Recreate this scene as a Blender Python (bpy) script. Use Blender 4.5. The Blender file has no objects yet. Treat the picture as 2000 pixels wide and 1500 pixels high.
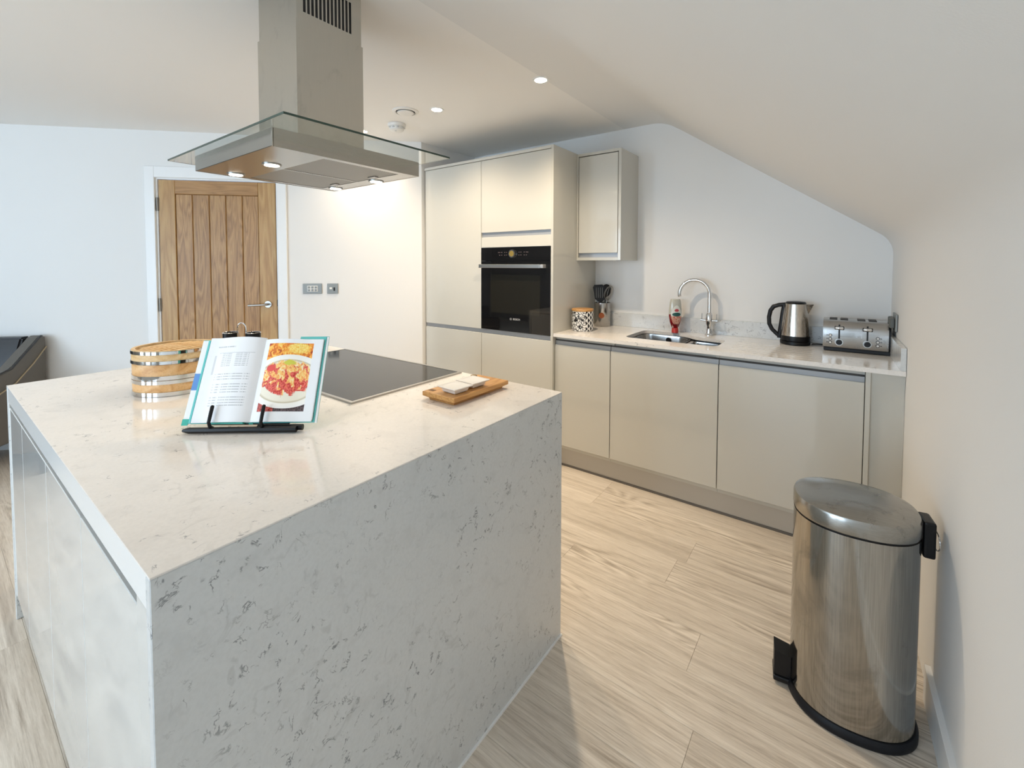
import bpy, bmesh, math, random
from mathutils import Vector, Matrix, Euler
random.seed(7)
PI = math.pi
sc = bpy.context.scene
C = sc.collection

# ------------------------------------------------------------------ camera, world, light, exposure
F, PX, PY, H = 863.757, 1001.38, 549.73, 1.3712
YAW, PITCH, ROLL = 0.6385130, -0.0373294, 0.0016947
cam = bpy.data.cameras.new('camera'); co = bpy.data.objects.new('camera', cam); C.objects.link(co)
cam.sensor_fit = 'HORIZONTAL'; cam.sensor_width = 36; cam.lens = F * 36 / 2000
cam.shift_x = (1000 - PX) / 2000; cam.shift_y = (PY - 750) / 2000
cam.clip_start = 0.05
f = Vector((-math.sin(YAW), math.cos(YAW), 0)); r = Vector((math.cos(YAW), math.sin(YAW), 0)); u = Vector((0, 0, 1))
f, u = f * math.cos(PITCH) + u * math.sin(PITCH), u * math.cos(PITCH) - f * math.sin(PITCH)
r, u = r * math.cos(ROLL) + u * math.sin(ROLL), u * math.cos(ROLL) - r * math.sin(ROLL)
mw = Matrix.Identity(4)
for i in range(3):
    mw[i][0], mw[i][1], mw[i][2] = r[i], u[i], -f[i]
mw[2][3] = H
co.matrix_world = mw
sc.camera = co

world = bpy.data.worlds.new('world'); sc.world = world; world.use_nodes = True
bg = world.node_tree.nodes['Background']
bg.inputs[0].default_value = (0.62, 0.78, 1.0, 1); bg.inputs[1].default_value = 1.0

vs = sc.view_settings
vs.view_transform = 'Standard'; vs.look = 'None'; vs.gamma = 1; vs.use_curve_mapping = False
vs.exposure = 0.60
try:
    sc.cycles.use_denoising = True
    sc.cycles.max_bounces = 12; sc.cycles.diffuse_bounces = 8; sc.cycles.glossy_bounces = 5
    sc.cycles.transmission_bounces = 8; sc.cycles.transparent_max_bounces = 12
    sc.cycles.sample_clamp_indirect = 6; sc.cycles.caustics_reflective = False; sc.cycles.caustics_refractive = False
except Exception:
    pass

def area(name, loc, rot, sx, sy, power, col):
    l = bpy.data.lights.new(name, 'AREA'); l.shape = 'RECTANGLE'; l.size = sx; l.size_y = sy
    l.energy = power; l.color = col
    o = bpy.data.objects.new(name, l); C.objects.link(o); o.location = loc; o.rotation_euler = rot
    return o
DAY = (0.64, 0.82, 1.0)
# area lights for daylight at the invented, unseen openings behind the photographer
for wx_, wp_ in ((-3.65, 48), (-2.1, 42), (-0.75, 26)):
    area('daylight_window', (wx_, -3.92, 1.25), (math.radians(90), 0, 0), 1.0, 2.0, wp_, DAY)

ZC = 2.385
WARM = (1.0, 0.80, 0.57)
SPOTS = [(-1.346, 2.068), (-2.146, 2.056), (-2.946, 2.05), (-1.35, 0.0), (-2.55, -0.1), (-1.35, -1.6), (-2.9, -1.6), (-4.4, -1.9)]  # spots over the run first; the rest are added out of view as warm fill
SPOT_POWER = [60, 46, 26, 8, 14, 14, 14, 10]

# ------------------------------------------------------------------ materials
def newmat(name):
    m = bpy.data.materials.new(name); m.use_nodes = True
    nt = m.node_tree; b = nt.nodes['Principled BSDF']
    return m, nt, b
def M(name, col, rough=0.5, metal=0.0, coat=0.0, trans=0.0, ior=None, emit=None, es=0.0, bump=None, spec=None):
    m, nt, b = newmat(name)
    b.inputs['Base Color'].default_value = (*col, 1)
    b.inputs['Roughness'].default_value = rough; b.inputs['Metallic'].default_value = metal
    b.inputs['Coat Weight'].default_value = coat; b.inputs['Coat Roughness'].default_value = 0.04
    b.inputs['Transmission Weight'].default_value = trans
    if ior: b.inputs['IOR'].default_value = ior
    if spec is not None: b.inputs['Specular IOR Level'].default_value = spec
    if emit: b.inputs['Emission Color'].default_value = (*emit, 1); b.inputs['Emission Strength'].default_value = es
    if bump:
        sc_, st = bump
        n = nt.nodes.new('ShaderNodeTexNoise'); n.inputs['Scale'].default_value = sc_; n.inputs['Detail'].default_value = 4
        tc = nt.nodes.new('ShaderNodeTexCoord'); nt.links.new(tc.outputs['Object'], n.inputs['Vector'])
        bp = nt.nodes.new('ShaderNodeBump'); bp.inputs['Strength'].default_value = st; bp.inputs['Distance'].default_value = 0.002
        nt.links.new(n.outputs[0], bp.inputs['Height']); nt.links.new(bp.outputs[0], b.inputs['Normal'])
    return m
class N:
    """small node helper"""
    def __init__(s, nt): s.nt = nt
    def new(s, t, **kw):
        n = s.nt.nodes.new(t)
        for k, v in kw.items(): setattr(n, k, v)
        return n
    def put(s, sock, v):
        if v is None: return
        if hasattr(v, 'is_output') or isinstance(v, bpy.types.NodeSocket): s.nt.links.new(v, sock)
        elif isinstance(v, (tuple, list)): sock.default_value = (*v, 1) if len(v) == 3 and len(sock.default_value) == 4 else v
        else: sock.default_value = v
    def math(s, op, a, b=None, c=None):
        n = s.new('ShaderNodeMath', operation=op)
        for i, v in enumerate((a, b, c)): s.put(n.inputs[i], v) if v is not None else None
        return n.outputs[0]
    def mix(s, fac, a, b):
        n = s.new('ShaderNodeMix', data_type='RGBA'); s.put(n.inputs[0], fac); s.put(n.inputs[6], a); s.put(n.inputs[7], b)
        return n.outputs[2]
    def ramp(s, fac, stops):
        n = s.new('ShaderNodeValToRGB'); e = n.color_ramp.elements
        while len(e) < len(stops): e.new(0.5)
        for k, (p, c) in enumerate(stops): e[k].position = p; e[k].color = (*c, 1) if len(c) == 3 else c
        s.put(n.inputs[0], fac); return n.outputs[0]
    def smooth(s, v, lo, hi, a=0.0, b=1.0):
        n = s.new('ShaderNodeMapRange', interpolation_type='SMOOTHSTEP')
        s.put(n.inputs[0], v)
        for i, x in enumerate((lo, hi, a, b)): n.inputs[i + 1].default_value = x
        return n.outputs[0]
    def noise(s, vec, scale, detail=3, dist=0.0, rough=0.5, out=0):
        n = s.new('ShaderNodeTexNoise'); s.put(n.inputs['Vector'], vec); n.inputs['Scale'].default_value = scale
        n.inputs['Detail'].default_value = detail; n.inputs['Distortion'].default_value = dist; n.inputs['Roughness'].default_value = rough
        return n.outputs[out]
    def coord(s, kind='Object', scale=(1, 1, 1), loc=(0, 0, 0), rot=(0, 0, 0), add=None):
        t = s.new('ShaderNodeTexCoord'); mp = s.new('ShaderNodeMapping'); v = t.outputs[kind]
        if add is not None:
            a = s.new('ShaderNodeVectorMath', operation='ADD'); s.put(a.inputs[0], v); s.put(a.inputs[1], add); v = a.outputs[0]
        s.put(mp.inputs[0], v); mp.inputs[1].default_value = loc; mp.inputs[2].default_value = rot; mp.inputs[3].default_value = scale
        return mp.outputs[0]
    def bump(s, h, st, dist=0.001):
        n = s.new('ShaderNodeBump'); n.inputs['Strength'].default_value = st; n.inputs['Distance'].default_value = dist
        s.put(n.inputs['Height'], h); return n.outputs[0]

def quartz(name, base=(0.83, 0.80, 0.765), vein=(0.30, 0.30, 0.31), rough=0.10, amount=0.85, dens=0.022, k=1.1):
    m, nt, b = newmat(name); n = N(nt)
    v = n.coord(rot=(0.5, 0.4, 0.3))
    w = n.noise(v, 11 * k, 3, 0, 0.5, 1)
    mixv = n.new('ShaderNodeVectorMath', operation='MULTIPLY_ADD')
    n.put(mixv.inputs[0], w); mixv.inputs[1].default_value = (0.06, 0.06, 0.06); n.put(mixv.inputs[2], v)
    vv = mixv.outputs[0]
    a = n.noise(vv, 19 * k, 5, 0.5, 0.62)
    line = n.smooth(n.math('ABSOLUTE', n.math('SUBTRACT', a, 0.5)), 0.004, 0.022, 1, 0)
    mask = n.smooth(n.noise(v, 34 * k, 2), 0.575 - dens, 0.68 - dens)
    mask2 = n.smooth(n.noise(v, 5.0, 3), 0.42, 0.58, 0.15, 1)
    fac = n.math('MULTIPLY', n.math('MULTIPLY', line, mask), n.math('MULTIPLY', mask2, amount))
    a2 = n.noise(vv, 4.2, 4, 0.8, 0.55)
    line2 = n.smooth(n.math('ABSOLUTE', n.math('SUBTRACT', a2, 0.5)), 0.0, 0.018, 0.16 + dens, 0)
    fac2 = n.math('MULTIPLY', line2, n.smooth(n.noise(v, 13, 3), 0.46, 0.64))
    speck = n.noise(v, 130, 3, 0, 0.6)
    cloud = n.mix(n.smooth(speck, 0.35, 0.7), base, tuple(x * 0.955 for x in base))
    cloud = n.mix(n.smooth(n.noise(v, 14, 4, 0.4), 0.52, 0.70, 0, 0.22 + dens), cloud, tuple(x * 0.80 for x in base))
    col = n.mix(fac2, cloud, tuple(x * 0.5 for x in base))
    col = n.mix(fac, col, vein)
    n.put(b.inputs['Base Color'], col); b.inputs['Roughness'].default_value = rough
    return m

def steel(name, col=(0.50, 0.485, 0.46), rough=0.26, axis=2, streak=0.10, smudge=0.0, met=1.0):
    m, nt, b = newmat(name); n = N(nt)
    s = [120, 120, 120]; s[axis] = 2.5
    v = n.coord(scale=tuple(s))
    g = n.noise(v, 3, 3)
    c = n.mix(n.smooth(g, 0.3, 0.7), tuple(x * (1 - streak) for x in col), tuple(min(1, x * (1 + streak)) for x in col))
    rv = min(0.22, streak * 2.2); ro = n.smooth(g, 0.25, 0.75, rough * (1 - rv), rough * (1 + rv))
    if smudge:
        v2 = n.coord(scale=(9, 9, 6))
        sm = n.smooth(n.noise(v2, 1.3, 5, 0.6, 0.65), 0.52, 0.72)
        c = n.mix(n.math('MULTIPLY', sm, smudge), c, tuple(x * 0.55 for x in col))
        ro = n.math('ADD', ro, n.math('MULTIPLY', sm, 0.14))
    n.put(b.inputs['Base Color'], c); n.put(b.inputs['Roughness'], ro); b.inputs['Metallic'].default_value = met
    n.put(b.inputs['Normal'], n.bump(g, 0.02, 0.0003))
    return m

def oak(name, c0, c1, c2, axis=2, scale=1.0, rough=0.45, rnd=True, bump=0.25):
    m, nt, b = newmat(name); n = N(nt)
    oi = n.new('ShaderNodeObjectInfo')
    off = n.new('ShaderNodeVectorMath', operation='SCALE'); off.inputs[0].default_value = (17.3, 9.1, 13.7)
    n.put(off.inputs['Scale'], oi.outputs['Random'])
    s = [1.0, 1.0, 1.0]; s[axis] = 0.10
    v = n.coord(scale=tuple(x * scale for x in s), add=off.outputs[0])
    s2 = [1.0, 1.0, 1.0]; s2[axis] = 0.035
    vf = n.coord(scale=tuple(x * scale for x in s2), add=off.outputs[0])
    big = n.noise(v, 9, 2, 0.5, 0.5)
    rings = n.math('FRACT', n.math('MULTIPLY', big, 9.0))
    rings = n.math('ABSOLUTE', n.math('SUBTRACT', n.math('MULTIPLY', rings, 2), 1))
    fine = n.noise(vf, 150, 4, 0.1, 0.7)
    pores = n.smooth(n.noise(vf, 330, 2, 0, 0.6), 0.56, 0.70)
    t = n.math('ADD', n.math('MULTIPLY', rings, 0.40), n.math('MULTIPLY', fine, 0.60))
    col = n.ramp(t, [(0.22, c0), (0.5, c1), (0.80, c2)])
    col = n.mix(n.math('MULTIPLY', pores, 0.45), col, tuple(x * 0.72 for x in c0))
    if rnd:
        hsv = n.new('ShaderNodeHueSaturation'); n.put(hsv.inputs['Color'], col)
        n.put(hsv.inputs['Value'], n.smooth(oi.outputs['Random'], 0, 1, 0.94, 1.06)); col = hsv.outputs[0]
    n.put(b.inputs['Base Color'], col); b.inputs['Roughness'].default_value = rough
    n.put(b.inputs['Normal'], n.bump(t, bump, 0.001))
    return m

MAT = {}
MAT['wall'] = M('wall_paint', (0.80, 0.795, 0.78), 0.65, bump=(240, 0.10))
MAT['ceiling'] = M('ceiling_paint', (0.88, 0.865, 0.84), 0.75, bump=(240, 0.10))
MAT['rear_wall'] = M('taupe_rear_wall', (0.42, 0.40, 0.37), 0.65, bump=(240, 0.10))  # out of view; taupe invented to give reflections more contrast
MAT['trim'] = M('white_satin_trim', (0.84, 0.85, 0.85), 0.35)
MAT['gloss'] = M('greige_gloss_door', (0.585, 0.575, 0.525), 0.09, coat=0.5)
MAT['gloss_side'] = M('greige_gloss_panel', (0.555, 0.545, 0.495), 0.16, coat=0.3)
MAT['gloss_isl'] = M('pale_gloss_door', (0.68, 0.69, 0.68), 0.09, coat=0.5)
MAT['rail'] = M('anodised_rail', (0.36, 0.37, 0.385), 0.42, 0.4)
MAT['dark'] = M('dark_shadow_gap', (0.05, 0.05, 0.05), 0.7)  # for small dark parts and for shade painted into gaps and openings
MAT['carcass'] = M('cabinet_carcass', (0.58, 0.57, 0.52), 0.35)
MAT['plinth'] = M('plinth_panel', (0.50, 0.47, 0.42), 0.32, bump=(60, 0.05))
MAT['seal'] = M('plinth_seal', (0.13, 0.12, 0.11), 0.5)
MAT['quartz'] = quartz('quartz')
MAT['quartz_side'] = quartz('quartz_side_panel', base=(0.66, 0.68, 0.685), vein=(0.22, 0.23, 0.245), rough=0.16, amount=0.9, dens=0.070, k=1.15)  # denser veins, and the sides' blue-grey shade put into the base colour
MAT['quartz_edge'] = M('quartz_edge', (0.82, 0.82, 0.81), 0.16)
MAT['steel'] = steel('brushed_steel')
MAT['steel_hood'] = steel('hood_steel', (0.56, 0.54, 0.485), 0.14, 2, 0.012, smudge=0.30)
MAT['steel_h'] = steel('brushed_steel_horizontal', (0.45, 0.43, 0.39), 0.22, 1, 0.012)
MAT['steel_bin'] = steel('bin_steel', (0.39, 0.375, 0.345), 0.10, 2, 0.10, smudge=0.5)
MAT['steel_lid'] = steel('bin_lid_steel', (0.36, 0.35, 0.325), 0.22, 0, 0.06, smudge=0.6)
MAT['steel_kettle'] = steel('kettle_steel', (0.55, 0.50, 0.44), 0.24, 2, 0.10)
MAT['steel_toaster'] = steel('toaster_steel', (0.43, 0.42, 0.405), 0.17, 0, 0.05, smudge=0.25)
MAT['chrome'] = M('chrome', (0.72, 0.72, 0.72), 0.06, 1.0)
MAT['satin'] = M('satin_nickel', (0.45, 0.44, 0.42), 0.30, 1.0)
MAT['plate'] = M('brushed_plate', (0.27, 0.285, 0.28), 0.45, 0.4)
MAT['black'] = M('black_plastic', (0.007, 0.007, 0.008), 0.34, spec=0.3)
MAT['black_rubber'] = M('black_rubber', (0.006, 0.007, 0.010), 0.55, spec=0.3)
MAT['black_gloss'] = M('black_glass', (0.004, 0.004, 0.005), 0.03, coat=0.4)
MAT['oven_window'] = M('oven_window_glass', (0.012, 0.011, 0.008), 0.05, coat=0.6)
MAT['hob'] = M('hob_glass', (0.010, 0.010, 0.010), 0.07, ior=1.42)
MAT['white_plastic'] = M('white_plastic', (0.80, 0.79, 0.76), 0.4)
MAT['white_ceramic'] = M('white_marble_dish', (0.83, 0.82, 0.80), 0.18)
MAT['grey_print'] = M('grey_print', (0.55, 0.56, 0.57), 0.5)
MAT['floor_base'] = M('floor_underlay', (0.20, 0.18, 0.16), 0.8)
MAT['oak'] = oak('oak_board', (0.24, 0.115, 0.036), (0.38, 0.200, 0.068), (0.47, 0.275, 0.105), 2, 1.5, 0.40)
MAT['oak_h'] = oak('oak_rail', (0.30, 0.145, 0.042), (0.40, 0.205, 0.064), (0.47, 0.26, 0.092), 0, 1.0, 0.40)
MAT['oak_v'] = oak('oak_stile', (0.35, 0.185, 0.060), (0.44, 0.255, 0.092), (0.50, 0.315, 0.125), 2, 0.8, 0.40)
m, nt, b = newmat('limed_oak_plank'); n = N(nt)
oi = n.new('ShaderNodeObjectInfo'); off = n.new('ShaderNodeVectorMath', operation='SCALE'); off.inputs[0].default_value = (17.3, 9.1, 13.7)
n.put(off.inputs['Scale'], n.math('MULTIPLY', oi.outputs['Random'], 3.0))
v1 = n.coord(scale=(0.10, 1, 1), add=off.outputs[0]); v2 = n.coord(scale=(0.030, 1, 1), add=off.outputs[0]); v3 = n.coord(scale=(0.25, 1, 1), add=off.outputs[0])
big = n.noise(v1, 7, 2, 0.6, 0.5)
rg = n.math('ABSOLUTE', n.math('SUBTRACT', n.math('MULTIPLY', n.math('FRACT', n.math('MULTIPLY', big, 16.0)), 2), 1))
rmask = n.smooth(n.noise(v3, 4.5, 2), 0.47, 0.62)
v4 = n.coord(scale=(0.07, 1, 1), add=off.outputs[0]); fine = n.math('ADD', n.math('MULTIPLY', n.noise(v2, 210, 4, 0.1, 0.75), 0.45), n.math('MULTIPLY', n.noise(v4, 190, 4, 0.2, 0.7), 0.55)); streak = n.noise(v2, 34, 3, 0.2, 0.6)
t_ = n.math('ADD', n.math('MULTIPLY', fine, 0.62), n.math('MULTIPLY', streak, 0.38))
t_ = n.math('ADD', t_, n.math('MULTIPLY', n.math('MULTIPLY', n.math('SUBTRACT', rg, 0.5), rmask), 0.22))
col = n.ramp(t_, [(0.34, (0.38, 0.32, 0.255)), (0.48, (0.61, 0.54, 0.455)), (0.64, (0.78, 0.71, 0.62))])
dk = n.math('MULTIPLY', n.smooth(n.noise(v2, 16, 3, 0.3), 0.58, 0.72), 0.45)
col = n.mix(dk, col, (0.36, 0.30, 0.24))
hsv = n.new('ShaderNodeHueSaturation'); n.put(hsv.inputs['Color'], col); n.put(hsv.inputs['Value'], n.smooth(oi.outputs['Random'], 0, 1, 0.95, 1.04))
n.put(b.inputs['Base Color'], hsv.outputs[0]); b.inputs['Roughness'].default_value = 0.42; n.put(b.inputs['Normal'], n.bump(t_, 0.35, 0.001))
MAT['floor'] = m
MAT['bamboo'] = oak('bamboo', (0.58, 0.29, 0.10), (0.72, 0.42, 0.18), (0.78, 0.51, 0.26), 0, 0.7, 0.4, bump=0.1)
MAT['bamboo_pale'] = oak('bamboo_slat', (0.68, 0.42, 0.18), (0.78, 0.54, 0.28), (0.84, 0.64, 0.38), 0, 0.7, 0.45, bump=0.1)
MAT['board'] = oak('acacia_board', (0.42, 0.19, 0.05), (0.56, 0.29, 0.09), (0.63, 0.36, 0.14), 1, 2.0, 0.42, bump=0.1)
MAT['paper'] = M('page_paper', (0.86, 0.87, 0.88), 0.6)
MAT['cover'] = M('turquoise_cover', (0.12, 0.52, 0.50), 0.4)
MAT['cover_green'] = M('green_cover_edge', (0.03, 0.42, 0.33), 0.4)
MAT['cover_blue'] = M('blue_cover_label', (0.10, 0.27, 0.62), 0.4)
MAT['leather'] = M('grey_leather', (0.125, 0.115, 0.10), 0.50, bump=(90, 0.5))
MAT['leather_dark'] = M('dark_grey_leather', (0.030, 0.031, 0.034), 0.40, bump=(14, 0.9))
MAT['lamp'] = M('lamp_lens', (1, 1, 1), 0.4, emit=(1.0, 0.86, 0.62), es=14)
MAT['hoodlamp'] = M('hood_lamp_lens', (1, 1, 1), 0.4, emit=(1.0, 0.90, 0.74), es=9)
MAT['copper'] = M('copper_badge', (0.34, 0.10, 0.04), 0.35, 0.7)
MAT['red_liquid'] = M('red_liquid', (0.22, 0.006, 0.010), 0.08, coat=0.5)
MAT['red_cap'] = M('red_cap', (0.60, 0.045, 0.035), 0.35)
MAT['clear'] = M('clear_plastic', (0.50, 0.50, 0.44), 0.12, coat=0.4)
MAT['black_mesh'] = M('hinge_metal', (0.30, 0.28, 0.25), 0.4, 0.8)
MAT['display'] = M('oven_dial_display', (0.10, 0.075, 0.02), 0.2, emit=(0.9, 0.6, 0.15), es=0.15)
MAT['cord'] = MAT['black']
# glass of the hood
m, nt, b = newmat('hood_glass'); n = N(nt)
b.inputs['Base Color'].default_value = (0.94, 0.98, 0.955, 1); b.inputs['Roughness'].default_value = 0.0
b.inputs['Transmission Weight'].default_value = 1.0; b.inputs['IOR'].default_value = 1.35
MAT['glass'] = m
MAT['glass_edge'] = M('glass_polished_edge', (0.035, 0.065, 0.05), 0.12)
# filter mesh
m, nt, b = newmat('filter_mesh'); n = N(nt)
v = n.coord(scale=(230, 230, 230))
ck = n.new('ShaderNodeTexChecker'); n.put(ck.inputs['Vector'], v); ck.inputs['Scale'].default_value = 1
n.put(b.inputs['Base Color'], n.mix(ck.outputs['Fac'], (0.40, 0.385, 0.35), (0.22, 0.21, 0.19)))
b.inputs['Metallic'].default_value = 0.8; b.inputs['Roughness'].default_value = 0.42
n.put(b.inputs['Normal'], n.bump(ck.outputs['Fac'], 0.5, 0.001))
MAT['filter'] = m
# patterned canister: broken white cells on black beside black triangles on white
m, nt, b = newmat('canister_print'); n = N(nt)
uv = n.coord('UV'); sep = n.new('ShaderNodeSeparateXYZ'); n.put(sep.inputs[0], uv)
S = 52
uu = n.math('MULTIPLY', sep.outputs[0], S); vv = n.math('MULTIPLY', sep.outputs[1], S)
fu = n.math('FRACT', uu); fv = n.math('FRACT', vv)
par = n.math('MODULO', n.math('ADD', n.math('FLOOR', uu), n.math('FLOOR', vv)), 2)
t1 = n.math('GREATER_THAN', fu, fv); t2 = n.math('GREATER_THAN', n.math('ADD', fu, fv), 1)
tri = n.math('ADD', n.math('MULTIPLY', t1, par), n.math('MULTIPLY', t2, n.math('SUBTRACT', 1, par)))
vo = n.new('ShaderNodeTexVoronoi', feature='DISTANCE_TO_EDGE'); n.put(vo.inputs['Vector'], uv); vo.inputs['Scale'].default_value = 56
cells = n.math('GREATER_THAN', vo.outputs['Distance'], 0.09)
side = n.math('GREATER_THAN', sep.outputs[0], 0.215)
fac = n.math('ADD', n.math('MULTIPLY', tri, side), n.math('MULTIPLY', cells, n.math('SUBTRACT', 1, side)))
n.put(b.inputs['Base Color'], n.mix(fac, (0.012, 0.012, 0.014), (0.82, 0.80, 0.76))); b.inputs['Roughness'].default_value = 0.25
MAT['canister'] = m
# printed recipe page (lines of small type)
m, nt, b = newmat('recipe_text_page'); n = N(nt)
uv = n.coord('UV'); sep = n.new('ShaderNodeSeparateXYZ'); n.put(sep.inputs[0], uv); U, V = sep.outputs[0], sep.outputs[1]
def rng(v, lo, hi): return n.math('MULTIPLY', n.math('GREATER_THAN', v, lo), n.math('LESS_THAN', v, hi))
words = n.math('GREATER_THAN', n.noise(n.coord('UV', scale=(55, 1, 1)), 1.0, 1), 0.44)
def stripes(k, duty, ph=0.0): return n.math('LESS_THAN', n.math('FRACT', n.math('ADD', n.math('MULTIPLY', V, k), ph)), duty)
blk1 = n.math('MULTIPLY', n.math('MULTIPLY', rng(V, 0.64, 0.80), stripes(48, 0.42)), n.math('ADD', rng(U, 0.30, 0.48), rng(U, 0.56, 0.80)))
blk2 = n.math('MULTIPLY', n.math('MULTIPLY', rng(V, 0.18, 0.57), stripes(33, 0.36)), rng(U, 0.22, 0.86))
gap = n.math('GREATER_THAN', n.math('FRACT', n.math('MULTIPLY', V, 6.7)), 0.2)
blk2 = n.math('MULTIPLY', blk2, gap)
head = n.math('MULTIPLY', n.math('MULTIPLY', rng(V, 0.875, 0.89), rng(U, 0.16, 0.52)), 1)
rule = n.math('MULTIPLY', rng(V, 0.805, 0.811), rng(U, 0.22, 0.88))
bar = n.math('MULTIPLY', rng(V, 0.55, 0.78), rng(U, 0.14, 0.175))
txt = n.math('MULTIPLY', n.math('ADD', n.math('MULTIPLY', n.math('ADD', blk1, blk2), words), n.math('MULTIPLY', head, words)), 0.55)
txt = n.math('ADD', txt, n.math('ADD', n.math('MULTIPLY', rule, 0.45), n.math('MULTIPLY', bar, 0.30)))
n.put(b.inputs['Base Color'], n.mix(txt, (0.86, 0.87, 0.89), (0.22, 0.23, 0.25))); b.inputs['Roughness'].default_value = 0.5
MAT['page_text'] = m
# printed food photograph page
m, nt, b = newmat('food_photo_page'); n = N(nt)
uv = n.coord('UV'); sep = n.new('ShaderNodeSeparateXYZ'); n.put(sep.inputs[0], uv); U, V = sep.outputs[0], sep.outputs[1]
nz = n.noise(uv, 9, 4, 0.6, 0.6); nz2 = n.noise(uv, 16, 3, 1.2, 0.6); nzf = n.noise(uv, 42, 2, 0.4)
def ell(cx, cy, a, bb, wob=0.0):
    d = n.math('SQRT', n.math('ADD', n.math('POWER', n.math('DIVIDE', n.math('SUBTRACT', U, cx), a), 2), n.math('POWER', n.math('DIVIDE', n.math('SUBTRACT', V, cy), bb), 2)))
    return n.math('ADD', d, n.math('MULTIPLY', n.math('SUBTRACT', nz, 0.5), wob)) if wob else d
top = n.ramp(nz2, [(0.30, (0.28, 0.03, 0.01)), (0.45, (0.80, 0.20, 0.02)), (0.58, (0.95, 0.48, 0.06)), (0.75, (1.0, 0.80, 0.30))])
roll = n.mix(n.smooth(ell(0.62, 0.88, 0.20, 0.075, 0.5), 0.75, 1.0, 1, 0), top, n.ramp(nzf, [(0.35, (0.95, 0.50, 0.05)), (0.6, (1.0, 0.80, 0.25))]))
bot = n.mix(n.math('GREATER_THAN', U, 0.36), n.ramp(nzf, [(0.35, (0.20, 0.01, 0.01)), (0.65, (0.70, 0.12, 0.08))]), n.ramp(nzf, [(0.4, (0.035, 0.02, 0.02)), (0.7, (0.18, 0.12, 0.12))]))
pic = n.mix(n.math('GREATER_THAN', V, 0.5), bot, roll)
pd_ = ell(0.50, 0.475, 0.66, 0.325)
pic = n.mix(n.math('LESS_THAN', pd_, 1), pic, n.ramp(pd_, [(0.0, (0.90, 0.85, 0.72)), (0.74, (0.86, 0.80, 0.66)), (0.80, (0.58, 0.50, 0.34)), (0.83, (0.93, 0.90, 0.82)), (1.0, (0.90, 0.88, 0.84))]))
food = n.ramp(nz2, [(0.34, (0.85, 0.24, 0.08)), (0.44, (0.95, 0.45, 0.12)), (0.54, (0.98, 0.66, 0.22)), (0.66, (0.97, 0.84, 0.58))])
reds = n.smooth(n.math('SUBTRACT', n.noise(uv, 12, 3, 0.8), n.math('MULTIPLY', V, 0.55)), 0.18, 0.26)
food = n.mix(reds, food, n.ramp(nzf, [(0.4, (0.55, 0.03, 0.02)), (0.6, (0.85, 0.16, 0.12))]))
pic = n.mix(n.smooth(ell(0.49, 0.52, 0.46, 0.215, 0.9), 0.90, 1.0, 1, 0), pic, food)
pic = n.mix(n.smooth(ell(0.20, 0.63, 0.10, 0.045, 1.6), 0.70, 1.0, 1, 0), pic, (0.75, 0.07, 0.06))
pic = n.mix(n.smooth(ell(0.50, 0.70, 0.11, 0.035, 1.8), 0.70, 1.0, 1, 0), pic, (0.66, 0.62, 0.08))
inside = n.math('MULTIPLY', rng(U, 0.09, 0.85), rng(V, 0.115, 0.945))
n.put(b.inputs['Base Color'], n.mix(inside, (0.86, 0.87, 0.88), pic)); b.inputs['Roughness'].default_value = 0.3
MAT['page_photo'] = m
# soap bottle label
m, nt, b = newmat('soap_label'); n = N(nt)
uv = n.coord('UV'); sep = n.new('ShaderNodeSeparateXYZ'); n.put(sep.inputs[0], uv); U, V = sep.outputs[0], sep.outputs[1]
nz = n.noise(uv, 9, 3)
base = n.mix(n.math('GREATER_THAN', V, 0.42), n.ramp(nz, [(0.35, (0.55, 0.05, 0.04)), (0.6, (0.75, 0.55, 0.40))]), (0.72, 0.74, 0.70))
base = n.mix(n.math('LESS_THAN', ell(0.5, 0.74, 0.24, 0.075), 1), base, (0.50, 0.06, 0.08))
base = n.mix(n.math('LESS_THAN', ell(0.5, 0.52, 0.38, 0.10), 1), base, (0.01, 0.10, 0.09))
n.put(b.inputs['Base Color'], base); b.inputs['Roughness'].default_value = 0.3
MAT['label'] = m

# ------------------------------------------------------------------ geometry helpers
def box(bm, x0, x1, y0, y1, z0, z1, bev=0.0, seg=1):
    t = bmesh.new()
    v = [t.verts.new((x, y, z)) for z in (z0, z1) for y in (y0, y1) for x in (x0, x1)]
    for q in ((0, 2, 3, 1), (4, 5, 7, 6), (0, 1, 5, 4), (2, 6, 7, 3), (0, 4, 6, 2), (1, 3, 7, 5)):
        t.faces.new([v[i] for i in q])
    if bev: bmesh.ops.bevel(t, geom=t.edges[:], offset=bev, segments=seg, affect='EDGES', profile=0.5)
    merge(bm, t); return bm
def merge(bm, t, mtx=None):
    if mtx is not None: bmesh.ops.transform(t, matrix=mtx, verts=t.verts)
    me = bpy.data.meshes.new('tmp'); t.to_mesh(me); t.free(); bm.from_mesh(me); bpy.data.meshes.remove(me)
def frame_z(d):
    d = d.normalized(); a = Vector((0, 0, 1)) if abs(d.z) < 0.9 else Vector((1, 0, 0))
    x = a.cross(d).normalized(); y = d.cross(x); return x, y
def cyl(bm, p0, p1, r0, r1=None, n=24, caps=True):
    r1 = r0 if r1 is None else r1
    p0, p1 = Vector(p0), Vector(p1); x, y = frame_z(p1 - p0)
    A = [bm.verts.new(p0 + (x * math.cos(2 * PI * i / n) + y * math.sin(2 * PI * i / n)) * r0) for i in range(n)]
    B = [bm.verts.new(p1 + (x * math.cos(2 * PI * i / n) + y * math.sin(2 * PI * i / n)) * r1) for i in range(n)]
    for i in range(n): bm.faces.new((A[i], A[(i + 1) % n], B[(i + 1) % n], B[i]))
    if caps: bm.faces.new(A[::-1]); bm.faces.new(B)
    return bm
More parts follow.
